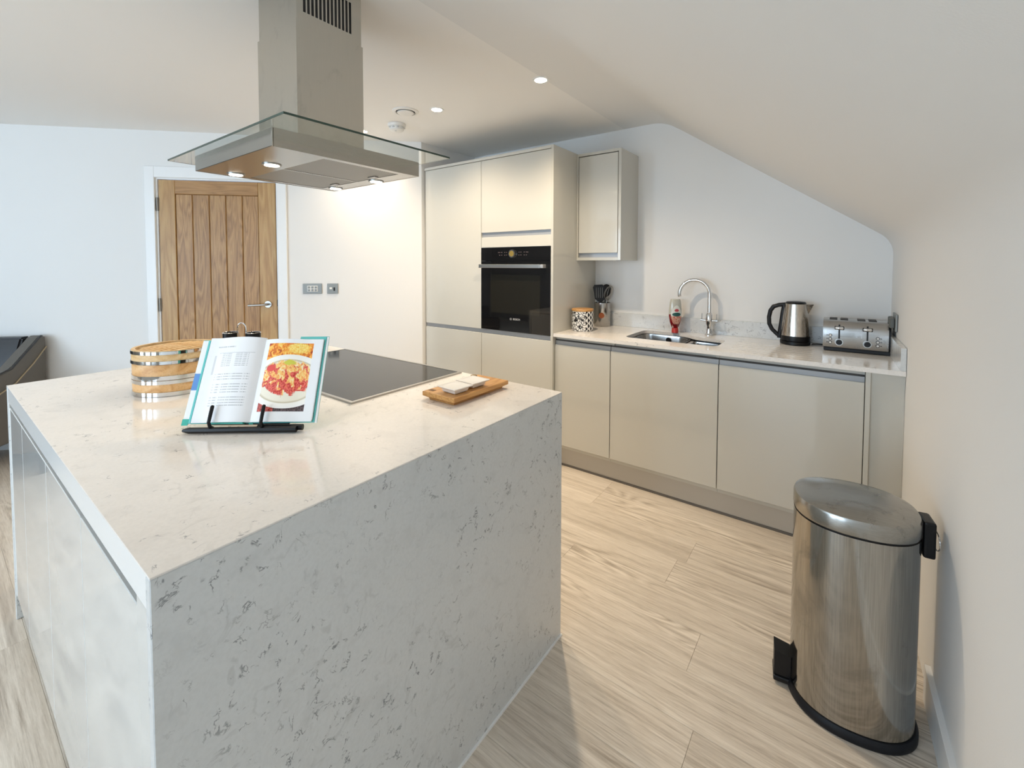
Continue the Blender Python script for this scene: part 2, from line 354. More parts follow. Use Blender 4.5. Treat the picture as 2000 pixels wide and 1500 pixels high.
def tube(bm, pts, rad, n=12, closed=False):
    pts = [Vector(p) for p in pts]; rings = []; prev = None; L = len(pts)
    for i, p in enumerate(pts):
        if closed: d = pts[(i + 1) % L] - pts[i - 1]
        else: d = pts[min(i + 1, L - 1)] - pts[max(i - 1, 0)]
        d.normalize()
        if prev is None: x, y = frame_z(d)
        else:
            x = (prev - d * prev.dot(d)).normalized(); y = d.cross(x)
        prev = x
        rr = rad[i] if isinstance(rad, (list, tuple)) else rad
        rings.append([bm.verts.new(p + (x * math.cos(2 * PI * k / n) + y * math.sin(2 * PI * k / n)) * rr) for k in range(n)])
    for a in range(L if closed else L - 1):
        A, B = rings[a], rings[(a + 1) % L]
        for k in range(n): bm.faces.new((A[k], A[(k + 1) % n], B[(k + 1) % n], B[k]))
    if not closed: bm.faces.new(rings[0][::-1]); bm.faces.new(rings[-1])
    return bm
def lathe(bm, prof, n=48, c=(0, 0, 0), sx=1.0, sy=1.0, rot=0.0, shape=None):
    """revolve (radius, z) pairs, with a UV layer u = turn, v = height"""
    uvl = bm.loops.layers.uv.verify(); rings = []
    for (rr, z) in prof:
        ring = []
        for i in range(n):
            a = 2 * PI * i / n; k = shape(a) if shape else 1.0
            x, y = rr * k * sx * math.cos(a), rr * k * sy * math.sin(a)
            ring.append(bm.verts.new((c[0] + x * math.cos(rot) - y * math.sin(rot), c[1] + x * math.sin(rot) + y * math.cos(rot), c[2] + z)))
        rings.append(ring)
    for a in range(len(rings) - 1):
        for i in range(n):
            j = (i + 1) % n
            fc = bm.faces.new((rings[a][i], rings[a][j], rings[a + 1][j], rings[a + 1][i]))
            for lp, (uu_, vv_) in zip(fc.loops, ((i, a), (i + 1, a), (i + 1, a + 1), (i, a + 1))):
                lp[uvl].uv = (uu_ / n * 2 * PI * 0.075, prof[vv_][1])
    if prof[0][0] > 1e-6: bm.faces.new(rings[0][::-1])
    if prof[-1][0] > 1e-6: bm.faces.new(rings[-1])
    return bm
def prism(bm, poly, lo, hi, axis='z'):
    """extrude a polygon; axis z: (x,y), axis y: (x,z), axis x: (y,z)"""
    def P(a, b, t): return {'z': (a, b, t), 'y': (a, t, b), 'x': (t, a, b)}[axis]
    A = [bm.verts.new(P(a, b, lo)) for a, b in poly]; B = [bm.verts.new(P(a, b, hi)) for a, b in poly]; k = len(poly)
    bm.faces.new(A); bm.faces.new(B[::-1])
    for i in range(k): bm.faces.new((A[i], B[i], B[(i + 1) % k], A[(i + 1) % k]))
    bmesh.ops.recalc_face_normals(bm, faces=bm.faces); return bm
def slab_holes(outer, z0, z1, through=(), blind=(), depth=0.003):
    """flat slab with cut-outs right through it and shallow milled pockets in its top"""
    bm = bmesh.new()
    def loop(pts, z):
        v = [bm.verts.new((x, y, z)) for x, y in pts]; e = [bm.edges.new((v[i], v[(i + 1) % len(v)])) for i in range(len(v))]
        return v, e
    def side(a, b2):
        for i in range(len(a)): bm.faces.new((a[i], a[(i + 1) % len(a)], b2[(i + 1) % len(a)], b2[i]))
    top, eT = loop(outer, z1); botm, eB = loop(outer, z0); side(botm, top)
    ET, EB = list(eT), list(eB)
    for h in through:
        a, ea = loop(h, z1); c2, ec = loop(h, z0); side(a, c2); ET += ea; EB += ec
    for h in blind:
        a, ea = loop(h, z1); c2, ec = loop(h, z1 - depth); side(a, c2); ET += ea; bm.faces.new(c2)
    bmesh.ops.triangle_fill(bm, use_beauty=True, use_dissolve=False, edges=ET)
    bmesh.ops.triangle_fill(bm, use_beauty=True, use_dissolve=False, edges=EB)
    bmesh.ops.recalc_face_normals(bm, faces=bm.faces)
    return bm
def rrect(x0, x1, y0, y1, r_, n=5):
    pts = []
    for cx, cy, a0 in ((x1 - r_, y0 + r_, -90), (x1 - r_, y1 - r_, 0), (x0 + r_, y1 - r_, 90), (x0 + r_, y0 + r_, 180)):
        for i in range(n + 1):
            a = math.radians(a0 + 90 * i / n); pts.append((cx + r_ * math.cos(a), cy + r_ * math.sin(a)))
    return pts
def obj(name, bm, mat, parent=None, smooth=False, world=False, ang=35):
    if world and parent is not None: bmesh.ops.translate(bm, verts=bm.verts, vec=-parent.location)
    me = bpy.data.meshes.new(name); bm.to_mesh(me); bm.free()
    me.materials.append(mat)
    if smooth:
        me.shade_smooth(); me.set_sharp_from_angle(angle=math.radians(ang))
    o = bpy.data.objects.new(name, me); C.objects.link(o)
    if parent is not None: o.parent = parent
    return o
def Bx(name, dims, mat, parent=None, bev=0.0, seg=1, world=True, smooth=False):
    return obj(name, box(bmesh.new(), *dims, bev, seg), mat, parent, smooth, world)
def thing(name, label, cat, loc=(0, 0, 0), rotz=0.0, group=None):
    o = bpy.data.objects.new(name, None); o.empty_display_size = 0.05; C.objects.link(o)
    o.location = loc; o.rotation_euler = (0, 0, rotz); o['label'] = label; o['category'] = cat
    if group: o['group'] = group
    return o
def tag(o, label, cat, group=None):
    o['label'] = label; o['category'] = cat
    if group: o['group'] = group
    return o
def struct(o):
    o['kind'] = 'structure'; return o
def dup(root, loc, label=None):
    c = root.copy(); C.objects.link(c); c.location = loc
    if label: c['label'] = label
    for ch in list(root.children):
        d = ch.copy(); C.objects.link(d); d.parent = c
        for g in list(ch.children):
            e = g.copy(); C.objects.link(e); e.parent = d
    return c
def new(): return bmesh.new()

def sub(o, part):
    o.parent = part; return o
# ------------------------------------------------------------------ the room
YB = 3.181                                    # kitchen wall
def xr(y): return 0.2265 + (YB - y) * 0.0215    # right wall runs slightly off square
YR = -3.8                                     # far end behind the photographer
KNEE = 1.507; XS = -1.027                     # knee wall height, where the slope meets the flat ceiling
LANG = math.radians(45.5); LO = Vector((-4.906, 0.389, 0)); LD = Vector((math.cos(LANG), math.sin(LANG), 0))

fl = struct(obj('floor', box(new(), -7.6, 0.55, -4.0, 3.3, -0.03, -0.009), MAT['floor_base']))
W_P, L_P = 0.187, 1.22
plank_cache = {}
def plank_mesh(x0, x1, y0, y1):
    w = round(x1 - x0, 3); key = w
    if key not in plank_cache:
        bm = box(new(), -w / 2 + 0.0002, w / 2 - 0.0002, -W_P / 2 + 0.0002, W_P / 2 - 0.0002, -0.009, 0.0, 0.0007)
        me = bpy.data.meshes.new('plank'); bm.to_mesh(me); bm.free(); me.materials.append(MAT['floor']); plank_cache[key] = me
    return plank_cache[key]
known = {1: -0.580, -1: -0.388, -3: -0.318, 0: -1.02, -2: -0.95}
row = -30
while True:
    y0 = 1.70 + row * W_P; y1 = y0 + W_P
    if y0 > 3.1: break
    if y1 > -3.75:
        j = known.get(row, random.uniform(-1.2, 0))
        xmax = xr((y0 + y1) / 2) + 0.05
        # left end: stay within the angled door wall
        t = (y1 - LO.y) / LD.y; xleft = max(-7.5, LO.x + LD.x * t - 0.05) if y1 > -1.9 else -7.5
        xs = [j + k * L_P for k in range(-7, 3)]
        for k in range(len(xs) - 1):
            a, b_ = max(xs[k], xleft), min(xs[k + 1], xmax)
            if b_ - a > 0.05:
                o = bpy.data.objects.new('plank', plank_mesh(a, b_, y0, y1)); C.objects.link(o); o.parent = fl
                o.location = ((a + b_) / 2, (y0 + y1) / 2, 0)
    row += 1

# kitchen wall with the gable outline
gx = xr(YB)
bm = prism(new(), [(-2.95, -0.03), (gx + 0.02, -0.03), (gx + 0.02, KNEE), (gx, KNEE), (XS, ZC + 0.02), (-2.95, ZC + 0.02)], YB, YB + 0.1, 'y')
struct(obj('wall_back', bm, MAT['wall']))
# right knee wall and sloping roof underside, plastered as one surface with softly rounded bends
def fillet(p, a, b, R, n=8):
    p, a, b = Vector(p), Vector(a), Vector(b); u1, u2 = (a - p).normalized(), (b - p).normalized()
    half = u1.angle(u2) / 2; tl = R / math.tan(half); cdir = (u1 + u2).normalized(); c_ = p + cdir * (R / math.sin(half))
    q1, q2 = p + u1 * tl, p + u2 * tl; out = [q1 + u1 * 0.01]; v1, v2 = q1 - c_, q2 - c_; tot = v1.angle(v2)
    sgn = 1 if v1.x * v2.y - v1.y * v2.x > 0 else -1
    for i_ in range(n + 1):
        out.append(c_ + Matrix.Rotation(sgn * tot * i_ / n, 2) @ v1)
    return out + [q2 + u2 * 0.01]
def section(y):
    x_ = xr(y); k_, c_ = (x_, KNEE), (XS, ZC)
    inner = [Vector((XS - 0.30, ZC))] + fillet(c_, (XS - 1, ZC), k_, 0.30) + fillet(k_, c_, (x_, 0), 0.14) + [Vector((x_, -0.03))]
    return inner
bm = new(); rows_ = []
for y in (YB + 0.1, YR - 0.1):
    sec = section(y); rows_.append(([bm.verts.new((p.x, y, p.y)) for p in sec], [bm.verts.new(q) for q in ((sec[-1].x + 0.1, y, -0.03), (sec[-1].x + 0.1, y, KNEE + 0.06), (XS + 0.05, y, ZC + 0.1), (XS - 0.30, y, ZC + 0.1))]))
(a0, o0), (a1, o1) = rows_
loop0, loop1 = a0 + o0, a1 + o1
for i in range(len(loop0)):
    j_ = (i + 1) % len(loop0); bm.faces.new((loop0[i], loop0[j_], loop1[j_], loop1[i]))
bm.faces.new(loop0); bm.faces.new(loop1[::-1])
bmesh.ops.recalc_face_normals(bm, faces=bm.faces)
struct(obj('wall_right', bm, MAT['wall'], None, True, ang=20))
struct(obj('ceiling', box(new(), -7.7, XS - 0.30, YR - 0.1, YB + 0.1, ZC, ZC + 0.1), MAT['ceiling']))
# angled wall with the door opening (built in its own frame: x along, y into the wall)
lw = bpy.data.objects.new('wall_left', None)
def lroot(name):
    o = bpy.data.objects.new(name, None); C.objects.link(o); o.location = LO; o.rotation_euler = (0, 0, LANG); return o
bm = new(); D0, D1, DT = 0.985, 1.880, 2.045
box(bm, -4.6, D0, 0, 0.12, -0.03, ZC); box(bm, D1, 2.985, 0, 0.12, -0.03, ZC); box(bm, D0, D1, 0, 0.12, DT, ZC)
bpy.data.objects.remove(lw)
o = struct(obj('wall_left', bm, MAT['wall'])); o.location = LO; o.rotation_euler = (0, 0, LANG)
e = LO + LD * 2.985
struct(Bx('wall_return', (e.x - 0.09, e.x + 0.0, e.y, YB + 0.05, -0.03, ZC), MAT['wall']))
# unseen walls behind the photographer; openings invented for daylight and reflections
bm = new()
OPEN = ((-4.15, -3.15), (-2.6, -1.6), (-1.25, -0.25))
ed = -7.6
for a_, b_ in OPEN + ((0.55, 0.55),):
    box(bm, ed, a_, YR - 0.1, YR, -0.03, ZC); ed = b_
    if b_ > a_: box(bm, a_, b_, YR - 0.1, YR, -0.03, 0.25); box(bm, a_, b_, YR - 0.1, YR, 2.25, ZC)
struct(obj('wall_rear', bm, MAT['rear_wall']))
struct(Bx('wall_side', (-7.4, -7.3, YR, -2.0, -0.03, ZC), MAT['rear_wall']))
for k, (a_, b_) in enumerate(OPEN):
    bm = new(); fw = 0.05
    box(bm, a_, b_, YR - 0.07, YR - 0.02, 0.25, 0.25 + fw); box(bm, a_, b_, YR - 0.07, YR - 0.02, 2.25 - fw, 2.25)
    for x in (a_, (a_ + b_) / 2 - fw / 2, b_ - fw): box(bm, x, x + fw, YR - 0.07, YR - 0.02, 0.25 + fw, 2.25 - fw)
    struct(obj('window_%d' % (k + 1), bm, MAT['trim']))  # invented window frame, out of view
# skirting
bm = new()
y_a, y_b = 1.86, YR
P = [(xr(y_a) - 0.015, y_a), (xr(y_b) - 0.015, y_b), (xr(y_b) + 0.001, y_b), (xr(y_a) + 0.001, y_a)]
prism(bm, P, 0.0, 0.115); struct(obj('baseboard_right', bm, MAT['trim']))
bm = new(); box(bm, -4.4, 0.915, -0.015, -0.0005, 0, 0.12, 0.003); box(bm, 1.955, 2.90, -0.015, -0.0005, 0, 0.12, 0.003)
o = struct(obj('baseboard_left', bm, MAT['trim'])); o.location = LO; o.rotation_euler = (0, 0, LANG)

# ------------------------------------------------------------------ oak door
dr = lroot('door_1'); struct(dr)
bm = new()
box(bm, D0 - 0.055, D0 + 0.014, -0.018, -0.0005, 0, DT + 0.07, 0.003); box(bm, D1 - 0.014, D1 + 0.055, -0.018, -0.0005, 0, DT + 0.07, 0.003)
box(bm, D0 + 0.014, D1 - 0.014, -0.018, -0.0005, DT - 0.014, DT + 0.07, 0.003)
obj('architrave', bm, MAT['trim'], dr)
bm = new(); box(bm, D0, D0 + 0.026, 0.0, 0.119, 0, DT); box(bm, D1 - 0.026, D1, 0.0, 0.119, 0, DT); box(bm, D0 + 0.026, D1 - 0.026, 0.0, 0.119, DT - 0.024, DT)
obj('door_lining', bm, MAT['trim'], dr)
LX0, LX1, LZ0, LZ1 = 1.0165, 1.8485, 0.008, 2.016
ly0, ly1 = 0.002, 0.042
leaf = obj('door_leaf', box(new(), LX0 + 0.01, LX1 - 0.01, ly0 + 0.014, ly1 - 0.001, LZ0 + 0.01, LZ1 - 0.01), MAT['oak_v'], dr)
def leafpart(name, x0, x1, z0, z1, mat, dy=0.0, bev=0.0025):
    # own origin so that the grain differs from board to board
    cx, cz = (x0 + x1) / 2, (z0 + z1) / 2
    o = obj(name, box(new(), x0 - cx, x1 - cx, ly0 + dy, ly0 + 0.018, z0 - cz, z1 - cz, bev), mat, leaf); o.location = (cx, 0, cz); return o
leafpart('stile', LX0, 1.128, LZ0, LZ1, MAT['oak_v']); leafpart('stile', 1.722, LX1, LZ0, LZ1, MAT['oak_v'])
leafpart('top_rail', 1.1285, 1.7215, 1.912, LZ1, MAT['oak_h']); leafpart('bottom_rail', 1.1285, 1.7215, LZ0, 0.20, MAT['oak_h'])
bw = (1.7215 - 1.1285) / 5
for k in range(5):
    leafpart('board', 1.1285 + k * bw + 0.0015, 1.1285 + (k + 1) * bw - 0.0015, 0.2015, 1.9105, MAT['oak'], 0.007, 0.004)
for z in (1.83, 1.06, 0.22):
    bm = new(); cyl(bm, (LX0 - 0.006, -0.004, z - 0.05), (LX0 - 0.006, -0.004, z + 0.05), 0.007, n=12)
    box(bm, LX0 - 0.022, LX0 + 0.004, -0.001, 0.001, z - 0.05, z + 0.05)
    obj('hinge', bm, MAT['black_mesh'], dr, True)
hd = obj('door_handle', cyl(new(), (1.783, ly0, 1.055), (1.783, ly0 - 0.010, 1.055), 0.026, n=28), MAT['satin'], dr, True)
obj('lever', tube(new(), [(1.783, ly0 - 0.008, 1.055), (1.783, ly0 - 0.046, 1.055), (1.776, ly0 - 0.054, 1.055), (1.745, ly0 - 0.056, 1.054), (1.655, ly0 - 0.056, 1.050)], 0.0085, 12), MAT['satin'], hd, True)
obj('latch_plate', box(new(), LX1 + 0.0005, LX1 + 0.004, 0.0, 0.012, 1.04, 1.09), MAT['dark'], dr)

# ------------------------------------------------------------------ plates on the angled wall
def plate(name, s0, s1, z0, z1, label, cat):
    t = thing(name, label, cat, LO + LD * ((s0 + s1) / 2) + Vector((0, 0, (z0 + z1) / 2)), LANG)
    w, h = (s1 - s0) / 2, (z1 - z0) / 2
    obj('face_plate', box(new(), -w, w, -0.007, -0.0005, -h, h, 0.002, 2), MAT['plate'], t)
    return t
t = plate('light_switch', 2.046, 2.192, 1.136, 1.218, 'wide brushed steel switch plate with six white buttons, nearer the oak door', 'switch')
obj('insert', box(new(), -0.040, 0.040, -0.009, -0.0065, -0.024, 0.024, 0.001), MAT['white_plastic'], t)
for i in range(3):
    for j in (-1, 1):
        obj('rocker_button', box(new(), -0.026 + i * 0.026 - 0.0085, -0.026 + i * 0.026 + 0.0085, -0.013, -0.0085, j * 0.0115 - 0.008, j * 0.0115 + 0.008, 0.002), MAT['plate'], t)
t = plate('fused_spur', 2.232, 2.316, 1.136, 1.218, 'small square brushed steel outlet plate, nearer the tall cabinets', 'outlet')
obj('switch_rocker', box(new(), -0.024, -0.004, -0.012, -0.0065, -0.006, 0.010, 0.002), MAT['white_plastic'], t)
obj('fuse_carrier', box(new(), 0.006, 0.018, -0.010, -0.0065, -0.018, 0.010, 0.002), MAT['black'], t)

# ------------------------------------------------------------------ kitchen island
IX0, IX1, IY0, IY1, WT = -2.537, -0.804, 0.190, 1.386, 0.910
isl = thing('kitchen_island', 'large pale kitchen island with marbled quartz top and end panels, hob set in its top', 'island', ((IX0 + IX1) / 2, (IY0 + IY1) / 2, 0))
# mitred edge: only a thin arris of the top shows round the sides
bm = box(new(), IX0, IX1, IY0, IY1, WT - 0.0035, WT, 0.0012, 2); box(bm, IX0 + 0.0205, IX1 - 0.0205, IY0 + 0.0215, IY1 - 0.001, WT - 0.020, WT - 0.0036)
obj('quartz_top', bm, MAT['quartz'], isl, world=True)
Bx('top_edge_panel', (IX0 + 0.021, IX1 - 0.021, IY0 + 0.001, IY0 + 0.021, 0.853, WT - 0.0037), MAT['quartz_edge'], isl)
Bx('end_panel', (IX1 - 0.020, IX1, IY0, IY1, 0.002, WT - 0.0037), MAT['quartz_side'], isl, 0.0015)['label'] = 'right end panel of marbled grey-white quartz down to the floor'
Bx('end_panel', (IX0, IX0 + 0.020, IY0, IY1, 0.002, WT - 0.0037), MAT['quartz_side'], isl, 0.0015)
Bx('end_upright', (IX1 - 0.078, IX1 - 0.0205, IY0 + 0.002, IY0 + 0.022, 0.10, 0.8525), MAT['gloss_isl'], isl, 0.001)
Bx('end_upright', (IX0 + 0.0205, IX0 + 0.036, IY0 + 0.002, IY0 + 0.022, 0.10, 0.8525), MAT['gloss_isl'], isl, 0.001)
Bx('carcass', (IX0 + 0.021, IX1 - 0.021, IY0 + 0.045, IY1 - 0.02, 0.10, WT - 0.021), MAT['carcass'], isl)
Bx('handle_rail', (IX0 + 0.037, IX1 - 0.079, IY0 + 0.036, IY0 + 0.0445, 0.80, 0.852), MAT['rail'], isl)
xs = [IX0 + 0.037, -2.182, -1.727, -1.294, IX1 - 0.079]
for k in range(4):
    Bx('door', (xs[k] + 0.0015, xs[k + 1] - 0.0015, IY0 + 0.003, IY0 + 0.0225, 0.104, 0.830), MAT['gloss_isl'], isl, 0.0015)
Bx('door', (IX0 + 0.024, IX1 - 0.024, IY1 - 0.0195, IY1 - 0.001, 0.104, 0.885), MAT['gloss_isl'], isl, 0.0015)
Bx('plinth', (IX0 + 0.0205, IX1 - 0.0205, IY0 + 0.06, IY1 - 0.06, 0.002, 0.0995), MAT['plinth'], isl)
Bx('sealant_strip', (IX1 + 0.0002, IX1 + 0.006, IY0, IY1, 0.0005, 0.006), MAT['trim'], isl)['label'] = 'white sealant line along the floor'

# hob
hx0, hx1, hy0, hy1 = -2.149, -1.289, 0.843, 1.373
hb = thing('induction_hob', 'wide black glass hob with thin steel rim set in the island top', 'hob', ((hx0 + hx1) / 2, (hy0 + hy1) / 2, WT))
bm = slab_holes([(hx0, hy0), (hx1, hy0), (hx1, hy1), (hx0, hy1)], WT + 0.0003, WT + 0.006, through=[[(hx0 + 0.011, hy0 + 0.011), (hx1 - 0.011, hy0 + 0.011), (hx1 - 0.011, hy1 - 0.011), (hx0 + 0.011, hy1 - 0.011)]])
obj('steel_rim', bm, MAT['satin'], hb, world=True)
Bx('glass_top', (hx0 + 0.0115, hx1 - 0.0115, hy0 + 0.0115, hy1 - 0.0115, WT + 0.0003, WT + 0.005), MAT['hob'], hb)

# ------------------------------------------------------------------ cooker hood
HC = Vector((-1.609, 0.895, 0)); HB, HG = 1.711, 1.766
hood = thing('cooker_hood', 'brushed steel island cooker hood with flat glass canopy and square chimney', 'cooker hood', (HC.x, HC.y, HB))
bx0, bx1, by0, by1 = -1.900, -1.318, 0.616, 1.168
t_ = 0.006
bm = new()
box(bm, bx0, bx1, by0, by0 + t_, HB, HG - 0.0005, 0.0015); box(bm, bx0, bx1, by1 - t_, by1, HB, HG - 0.0005, 0.0015)
box(bm, bx0, bx0 + t_, by0 + t_, by1 - t_, HB, HG - 0.0005); box(bm, bx1 - t_, bx1, by0 + t_, by1 - t_, HB, HG - 0.0005)
box(bm, bx0 + t_, bx1 - t_, by0 + t_, by1 - t_, HG - 0.004, HG - 0.0005)
obj('hood_body', bm, MAT['steel_h'], hood, world=True)
fx0, fx1, fy0, fy1 = bx0 + 0.105, bx1 - 0.105, by0 + 0.035, by1 - 0.035
fx0, fx1 = bx0 + 0.03, bx1 - 0.03; fy0, fy1 = by0 + 0.175, by1 - 0.075
# lamp strips lie along x at both y ends, filters between them
mid = (fx0 + fx1) / 2
bm = slab_holes([(bx0 + t_, by0 + t_), (bx1 - t_, by0 + t_), (bx1 - t_, by1 - t_), (bx0 + t_, by1 - t_)], HB + 0.001, HB + 0.003,
                through=[[(fx0, fy0), (mid - 0.004, fy0), (mid - 0.004, fy1), (fx0, fy1)], [(mid + 0.004, fy0), (fx1, fy0), (fx1, fy1), (mid + 0.004, fy1)]])
obj('underside_panel', bm, MAT['steel_h'], hood, world=True)
for a_, b_ in ((fx0, mid - 0.004), (mid + 0.004, fx1)):
    ft = Bx('grease_filter', (a_ + 0.001, b_ - 0.001, fy0 + 0.001, fy1 - 0.001, HB + 0.002, HB + 0.010), MAT['filter'], hood)
    c_ = (a_ + b_) / 2
    o = sub(Bx('filter_latch', (c_ - 0.022, c_ + 0.022, fy1 - 0.030, fy1 - 0.012, HB - 0.001, HB + 0.0015), MAT['satin'], hood), ft)
for lx, ly in ((-1.846, 0.730), (-1.569, 0.733), (-1.82, 1.160 - 0.035), (-1.535, 1.165 - 0.035)):
    o = obj('lamp_bezel', cyl(new(), (lx, ly, HB - 0.002), (lx, ly, HB + 0.0015), 0.030, n=28), MAT['satin'], hood, True, True)
    sub(obj('lamp_lens', cyl(new(), (lx, ly, HB - 0.0032), (lx, ly, HB - 0.0021), 0.023, n=24), MAT['hoodlamp'], hood, True, True), o)
# glass canopy
gx0, gx1, gy0, gy1 = -2.075, -1.180, 0.583, 1.195
o = Bx('glass_canopy', (gx0 + 0.0012, gx1 - 0.0012, gy0 + 0.0012, gy1 - 0.0012, HG, HG + 0.006), MAT['glass'], hood)
bm = new()
box(bm, gx0, gx1, gy0, gy0 + 0.001, HG, HG + 0.006); box(bm, gx0, gx1, gy1 - 0.001, gy1, HG, HG + 0.006)
box(bm, gx0, gx0 + 0.001, gy0 + 0.001, gy1 - 0.001, HG, HG + 0.006); box(bm, gx1 - 0.001, gx1, gy0 + 0.001, gy1 - 0.001, HG, HG + 0.006)
obj('glass_edge', bm, MAT['glass_edge'], hood, world=True)['label'] = 'dark green polished glass edge'
# chimney: lower sleeve and upper sleeve with its slots
cx0, cx1, cy0, cy1 = -1.746, -1.470, 0.773, 1.028
CS = 2.190
bm = new()
for d in ((cx0, cx1, cy0, cy0 + 0.0015), (cx0, cx1, cy1 - 0.0015, cy1), (cx0, cx0 + 0.0015, cy0 + 0.0015, cy1 - 0.0015), (cx1 - 0.0015, cx1, cy0 + 0.0015, cy1 - 0.0015)):
    box(bm, *d, HG + 0.0065, CS)
obj('chimney_lower', bm, MAT['steel_hood'], hood, world=True)
ux0, ux1, uy0, uy1 = cx0 + 0.004, cx1 - 0.004, cy0 + 0.004, cy1 - 0.004
bm = new(); th = 0.0015; z0, z1 = CS - 0.06, ZC - 0.0005
box(bm, ux0, ux1, uy0, uy0 + th, z0, z1); box(bm, ux0, ux1, uy1 - th, uy1, z0, z1); box(bm, ux0, ux0 + th, uy0 + th, uy1 - th, z0, z1)
s0, s1, sz0, sz1 = 0.800, 0.988, 2.222, 2.335; ns = 13; pitch = (s1 - s0) / ns; sw = pitch * 0.62
box(bm, ux1 - th, ux1, uy0 + th, uy1 - th, z0, sz0); box(bm, ux1 - th, ux1, uy0 + th, uy1 - th, sz1, z1)
box(bm, ux1 - th, ux1, uy0 + th, s0, sz0, sz1)
for k in range(ns):
    a_ = s0 + k * pitch + sw; b_ = s0 + (k + 1) * pitch if k < ns - 1 else uy1 - th
    box(bm, ux1 - th, ux1, a_, b_, sz0, sz1)
obj('chimney_upper', bm, MAT['steel_hood'], hood, world=True)  # next: dark sheet painted as the shade behind the slots
Bx('vent_backing', (ux1 - 0.02, ux1 - 0.008, s0 - 0.01, s1 + 0.01, sz0 - 0.01, sz1 + 0.01), MAT['dark'], hood)['label'] = 'black duct seen behind the chimney slots'

def lamp(name, typ, loc, power, col, **kw):
    l = bpy.data.lights.new(name, typ); l.energy = power; l.color = col
    for k, v in kw.items(): setattr(l, k, v)
    o = bpy.data.objects.new(name, l); C.objects.link(o); o.location = loc; return o
for lx, ly in ((-1.846, 0.730), (-1.569, 0.733), (-1.82, 1.125), (-1.535, 1.130)):
    lamp('hood_bulb', 'SPOT', (lx, ly, HB - 0.006), 1.8, (1.0, 0.88, 0.70), spot_size=math.radians(120), spot_blend=0.6, shadow_soft_size=0.02)

# ------------------------------------------------------------------ tall units
YF = 2.548
def door_front(root, x0, x1, z0, z1, name='door', mat=None, y0=YF, lab=None):
    o = Bx(name, (x0 + 0.0015, x1 - 0.0015, y0, y0 + 0.019, z0, z1), mat or MAT['gloss'], root, 0.0012)
    if lab: o['label'] = lab
    return o
TX0, TXM, TX1, TXE = -2.800, -2.188, -1.569, -1.550
ZT = 2.172
t = thing('tall_fridge_cabinet', 'tall plain greige cabinet at the left end of the run, beside the oven cabinet', 'cabinet', ((TX0 + TXM) / 2, 2.85, 0))
Bx('carcass', (TX0, TXM - 0.0005, YF + 0.022, YB - 0.002, 0.12, ZT - 0.022), MAT['carcass'], t)
Bx('handle_rail', (TX0, TXM - 0.0005, YF + 0.012, YF + 0.0215, 0.835, 0.905), MAT['rail'], t)
door_front(t, TX0, TXM, 0.887, 2.149, lab='tall upper door'); door_front(t, TX0, TXM, 0.15, 0.855, lab='lower door')
Bx('plinth', (TX0, TXM - 0.0005, YF + 0.052, YF + 0.066, 0.018, 0.1195), MAT['plinth'], t)
t = thing('tall_oven_cabinet', 'tall greige cabinet with lift-up top door, holding the black oven', 'cabinet', ((TXM + TXE) / 2, 2.85, 0))
bm = new()
box(bm, TXM, TX1, YF + 0.022, YB - 0.002, 0.12, 0.886); box(bm, TXM, TX1, YF + 0.022, YB - 0.002, 1.502, ZT - 0.022)
box(bm, TXM, TXM + 0.018, YF + 0.022, YB - 0.002, 0.886, 1.502); box(bm, TX1 - 0.018, TX1, YF + 0.022, YB - 0.002, 0.886, 1.502)
box(bm, TXM + 0.018, TX1 - 0.018, YB - 0.01, YB - 0.002, 0.886, 1.502)
obj('carcass', bm, MAT['carcass'], t, world=True)
Bx('handle_rail', (TXM, TX1, YF + 0.012, YF + 0.0215, 0.835, 0.886), MAT['rail'], t)
Bx('handle_rail', (TXM, TX1, YF + 0.012, YF + 0.0215, 1.560, 1.630), MAT['rail'], t)
door_front(t, TXM, TX1, 1.612, 2.149, lab='upper lift-up door'); door_front(t, TXM, TX1, 0.15, 0.855, lab='lower door')
door_front(t, TXM, TX1, 1.500, 1.577, name='filler_panel')
Bx('side_panel', (TX1 + 0.0005, TXE, YF - 0.006, YB - 0.001, 0.0, ZT), MAT['gloss_side'], t, 0.001)['label'] = 'full-height side panel'
Bx('plinth', (TXM, TX1, YF + 0.052, YF + 0.066, 0.018, 0.1195), MAT['plinth'], t)
tag(Bx('top_trim', (TX0 - 0.003, TX1, YF - 0.006, YF + 0.30, 2.1515, ZT), MAT['gloss'], None, 0.001), 'thin greige cornice strip along the top of the tall cabinets', 'trim')

# oven
ox0, ox1, oz0, oz1 = TXM + 0.004, TX1 - 0.004, 0.890, 1.4985
ov = thing('oven', 'built-in black glass oven with bar handle and round dial', 'oven', ((ox0 + ox1) / 2, YF, oz0))
Bx('oven_cavity', (ox0 + 0.02, ox1 - 0.02, YF + 0.022, YB - 0.05, oz0 + 0.005, oz1 - 0.005), MAT['dark'], ov)
Bx('control_panel', (ox0, ox1, YF - 0.004, YF + 0.021, 1.402, oz1), MAT['black_gloss'], ov, 0.001)
dr2 = Bx('oven_door', (ox0, ox1, YF - 0.004, YF + 0.021, oz0, 1.400), MAT['black_gloss'], ov, 0.001)
sub(Bx('door_window', (-2.095, -1.655, YF - 0.0046, YF - 0.0041, 1.020, 1.302), MAT['oven_window'], ov), dr2)
cx = (ox0 + ox1) / 2
bm = new(); box(bm, ox0 + 0.008, -1.632, YF - 0.046, YF - 0.034, 1.349, 1.376, 0.003, 2)
for x in (ox0 + 0.05, -1.68): box(bm, x - 0.008, x + 0.008, YF - 0.035, YF - 0.0042, 1.354, 1.371)
sub(obj('bar_handle', bm, MAT['satin'], ov, world=True), dr2)
Bx('handle_end', (-1.6315, -1.606, YF - 0.044, YF - 0.0042, 1.350, 1.375), MAT['rail'], ov, 0.002)
